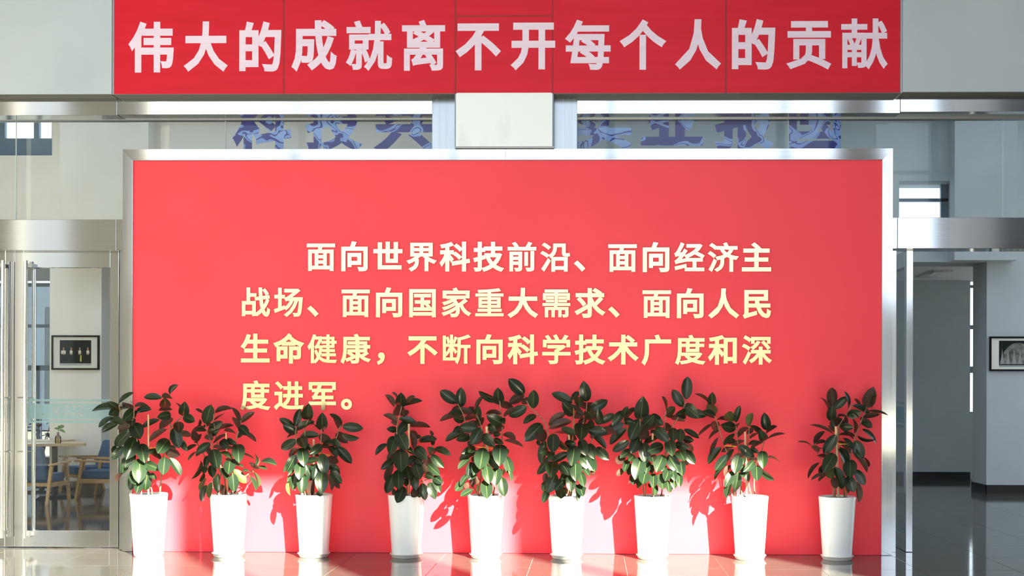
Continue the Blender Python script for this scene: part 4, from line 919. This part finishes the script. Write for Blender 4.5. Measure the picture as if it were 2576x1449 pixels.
def smooth_path(pts, n=4):
    out = []
    for i in range(len(pts) - 1):
        p0 = pts[max(i-1, 0)]; p1 = pts[i]; p2 = pts[i+1]; p3 = pts[min(i+2, len(pts)-1)]
        for k in range(n):
            t = k / n
            out.append(.5 * ((2*p1) + (p2-p0)*t + (2*p0-5*p1+4*p2-p3)*t*t + (3*p1-p0-3*p2+p3)*t**3))
    out.append(pts[-1]); return out
PY = -.28
for pi_, P in enumerate(PLANTS):
    ox, oy = P['o']; s_ = P['s']
    def q(x, y, Y): return at(ox + x / s_, oy + y / s_, Y)
    cx = XA(P['pot'], 1330, PY)
    # pot
    hasdish = not P['foot']
    zb = .012 if hasdish else 0.0
    pr = empty('flower_pot', (cx, PY, 0),
        ['tapered glossy white pot without saucer, furthest left, against the steel frame',
         'tapered white pot on a saucer, second from the left, brightly sunlit',
         'tapered white pot on a saucer below the golden full stop, third from the left',
         'tapered white pot on a saucer in shade, fourth from the left',
         'tapered white sunlit pot on a cracked-edge saucer, middle one of the nine',
         'tapered white pot on a saucer under the plant with the arching branch',
         'tapered white sunlit pot under the bushiest plant',
         'tapered white sunlit pot with red wall in shade at its right, second from the right',
         'tapered white pot alone in the shade at the far right'][pi_], 'flower pot', 'white pots in a row along the red wall')
    H = .540 + (0 if hasdish else .012)
    prof = [(.0005, zb), (.118, zb), (.124, zb + .006), (.128, zb + .03), (.1595, zb + H - .035), (.1625, zb + H - .018), (.162, zb + H - .006), (.157, zb + H), (.151, zb + H - .002), (.148, zb + H - .012), (.143, zb + H - .09), (.0005, zb + H - .09)]
    MB().lathe(prof, 48, (0, 0, 0)).build('pot_body', M['pot'], pr, world=False, smooth=True)
    MB().lathe([(.0005, zb + H - .088), (.1425, zb + H - .088), (.146, zb + H - .02), (.1445, zb + H - .018), (.139, zb + H - .075), (.0005, zb + H - .075)], 36).build('liner', M['liner'], pr, world=False, smooth=True)
    mb = MB(); rr_ = random.Random(pi_)
    bmx = mb.bm; rings = []
    for r in (.0005, .04, .08, .12, .139):
        rings.append([bmx.verts.new((r*math.cos(2*math.pi*k/20), r*math.sin(2*math.pi*k/20), zb + H - .05 + rr_.uniform(-.006, .006))) for k in range(20)])
    for a, b in zip(rings, rings[1:]):
        for k in range(20): bmx.faces.new((a[k], a[(k+1) % 20], b[(k+1) % 20], b[k]))
    mb.build('soil', M['soil'], pr, world=False, smooth=True)
    if hasdish:
        dsh = empty('saucer', (cx, PY, 0), ['', 'white plastic saucer under the second pot from the left, washed out by sun', 'white plastic saucer under the third pot from the left', 'white plastic saucer in shade under the fourth pot from the left', 'chipped white saucer under the middle pot of the nine', 'white saucer under the fourth pot from the right', 'white saucer under the third pot from the right', 'white saucer under the second pot from the right', 'greyish white saucer under the pot at the far right'][pi_], 'saucer', 'plastic saucers under the pots')
        MB().lathe([(.0005, 0), (.119, 0), (.124, .004), (.137, .030), (.143, .033), (.143, .037), (.135, .036), (.121, .010), (.0005, .010)], 44).build('dish', M['saucer'], dsh, world=False, smooth=True)
    # plant
    root = empty('rubber_plant', (cx, PY, zb + H - .06), PLANT_LABELS[pi_], 'plant', 'rubber plants in white pots')
    rl = random.Random(100 + pi_)
    for k, st in enumerate(P['stems']):
        y0 = PY + (-.05, .04, -.02, .06, .0)[k % 5]
        pts = []
        for i, (x, y) in enumerate(st):
            pts.append(q(x, y, y0 + (-.02 if k % 2 else .02) * i * .5))
        if st[0][1] > 1300:   # root it inside the pot
            b = pts[0].copy(); b.z = zb + H - .06; b.x = cx + max(-.11, min(.11, b.x - cx)); pts = [b] + pts
            pts[1].x = cx + max(-.125, min(.125, pts[1].x - cx))
        sp = smooth_path(pts, 4); n = len(sp)
        MB().tube(sp, [.0075 - .004 * i / n for i in range(n)], 7).build('stem', M['bark'], root, smooth=True)
    (sx, sy), (ex, ey), sr = P['stake']
    a = q(sx, sy, PY - .03); b = q(ex, ey, PY - .01); b.z = zb + H - .06; b.x = cx + max(-.1, min(.1, b.x - cx))
    MB().tube([b, (a + b) / 2 + Vector((.002, 0, 0)), a], sr, 8).build('stake', M['bamboo'], root, smooth=False)
    (sx, sy), (ex, ey) = P['tie']
    a = q(sx, sy, PY - .035); b = q(ex, ey, PY - .03); tp = []
    for i in range(25):
        t = i / 24; ang = 2 * math.pi * t; c = (a + b) / 2; hd = (b - a) / 2
        tp.append(c + hd * math.cos(ang) + Vector((0, -.022 * math.sin(ang), .004 * math.sin(5 * ang))))
    MB().tube(tp, .0022, 5, cap=False).build('tie', M['tie'], root)
    Ls = [tuple(float(v) for v in t.split(',')) for t in P['L'].split()]
    n = len(Ls)
    for i, l in enumerate(Ls):
        bx, by, tx, ty, wd = l[:5]; fl_ = int(l[5]) if len(l) > 5 else 0
        under = fl_ in (1, 2)
        low = (by / s_ + oy - 960) / 290.0          # 0 at the crown, 1 at the pot
        Yb = PY + .09 - .17 * (i / n) - .05 * low + rl.uniform(-.012, .012)
        pb = q(bx, by, Yb); pt = q(tx, ty, Yb); pr_len = (pt - pb).length
        wr = 1.10 * wd / s_ * (Yb - CAM.y) / F_PX
        Lr = max(pr_len, wr / .58, min(.15, pr_len * 1.35)); Lr = min(Lr, max(pr_len * 1.02, .24))
        dz = math.sqrt(max(Lr * Lr - pr_len * pr_len, 0))
        if under: dirn = rl.choice((-1, 1, 1))
        else: dirn = -1
        Yt = Yb + dirn * dz
        Yt = min(Yt, -.035)
        pt = q(tx, ty, Yt); ax = (pt - pb) * 1.05; L_ = ax.length; u = ax.normalized()
        view = (CAM - pb).normalized()
        nn = (view - u * view.dot(u)).normalized()
        Wr = max(wr, .44 * L_) if wr > .12 * L_ else max(wr, .3 * L_)
        cph = max(.12, min(1, wr / Wr)); ph = math.acos(cph)
        side = u.cross(nn)
        # tilt so that the upper face looks upwards (or the underside downwards)
        n1 = nn * math.cos(ph) + side * math.sin(ph); n2 = nn * math.cos(ph) - side * math.sin(ph)
        nn = (n1 if n1.z > n2.z else n2) if not under else (n1 if n1.z < n2.z else n2)
        if not under and rl.random() < .15: nn = n2 if n1.z > n2.z else n1
        if under: nn = -nn
        wv = u.cross(nn); wv.normalize()
        me = (rl.choice(LEAVES_P) if fl_ == 2 else rl.choice(LEAVES))
        o = bpy.data.objects.new('leaf', me); COL.objects.link(o); o.parent = root
        pl = pb - PW(root)
        sw = Wr; sn = L_
        o.matrix_local = Matrix(((wv.x*sw, u.x*L_, nn.x*sn, pl.x), (wv.y*sw, u.y*L_, nn.y*sn, pl.y), (wv.z*sw, u.z*L_, nn.z*sn, pl.z), (0, 0, 0, 1)))
        if fl_ == 2: o['label'] = 'pale yellow-green leaf'
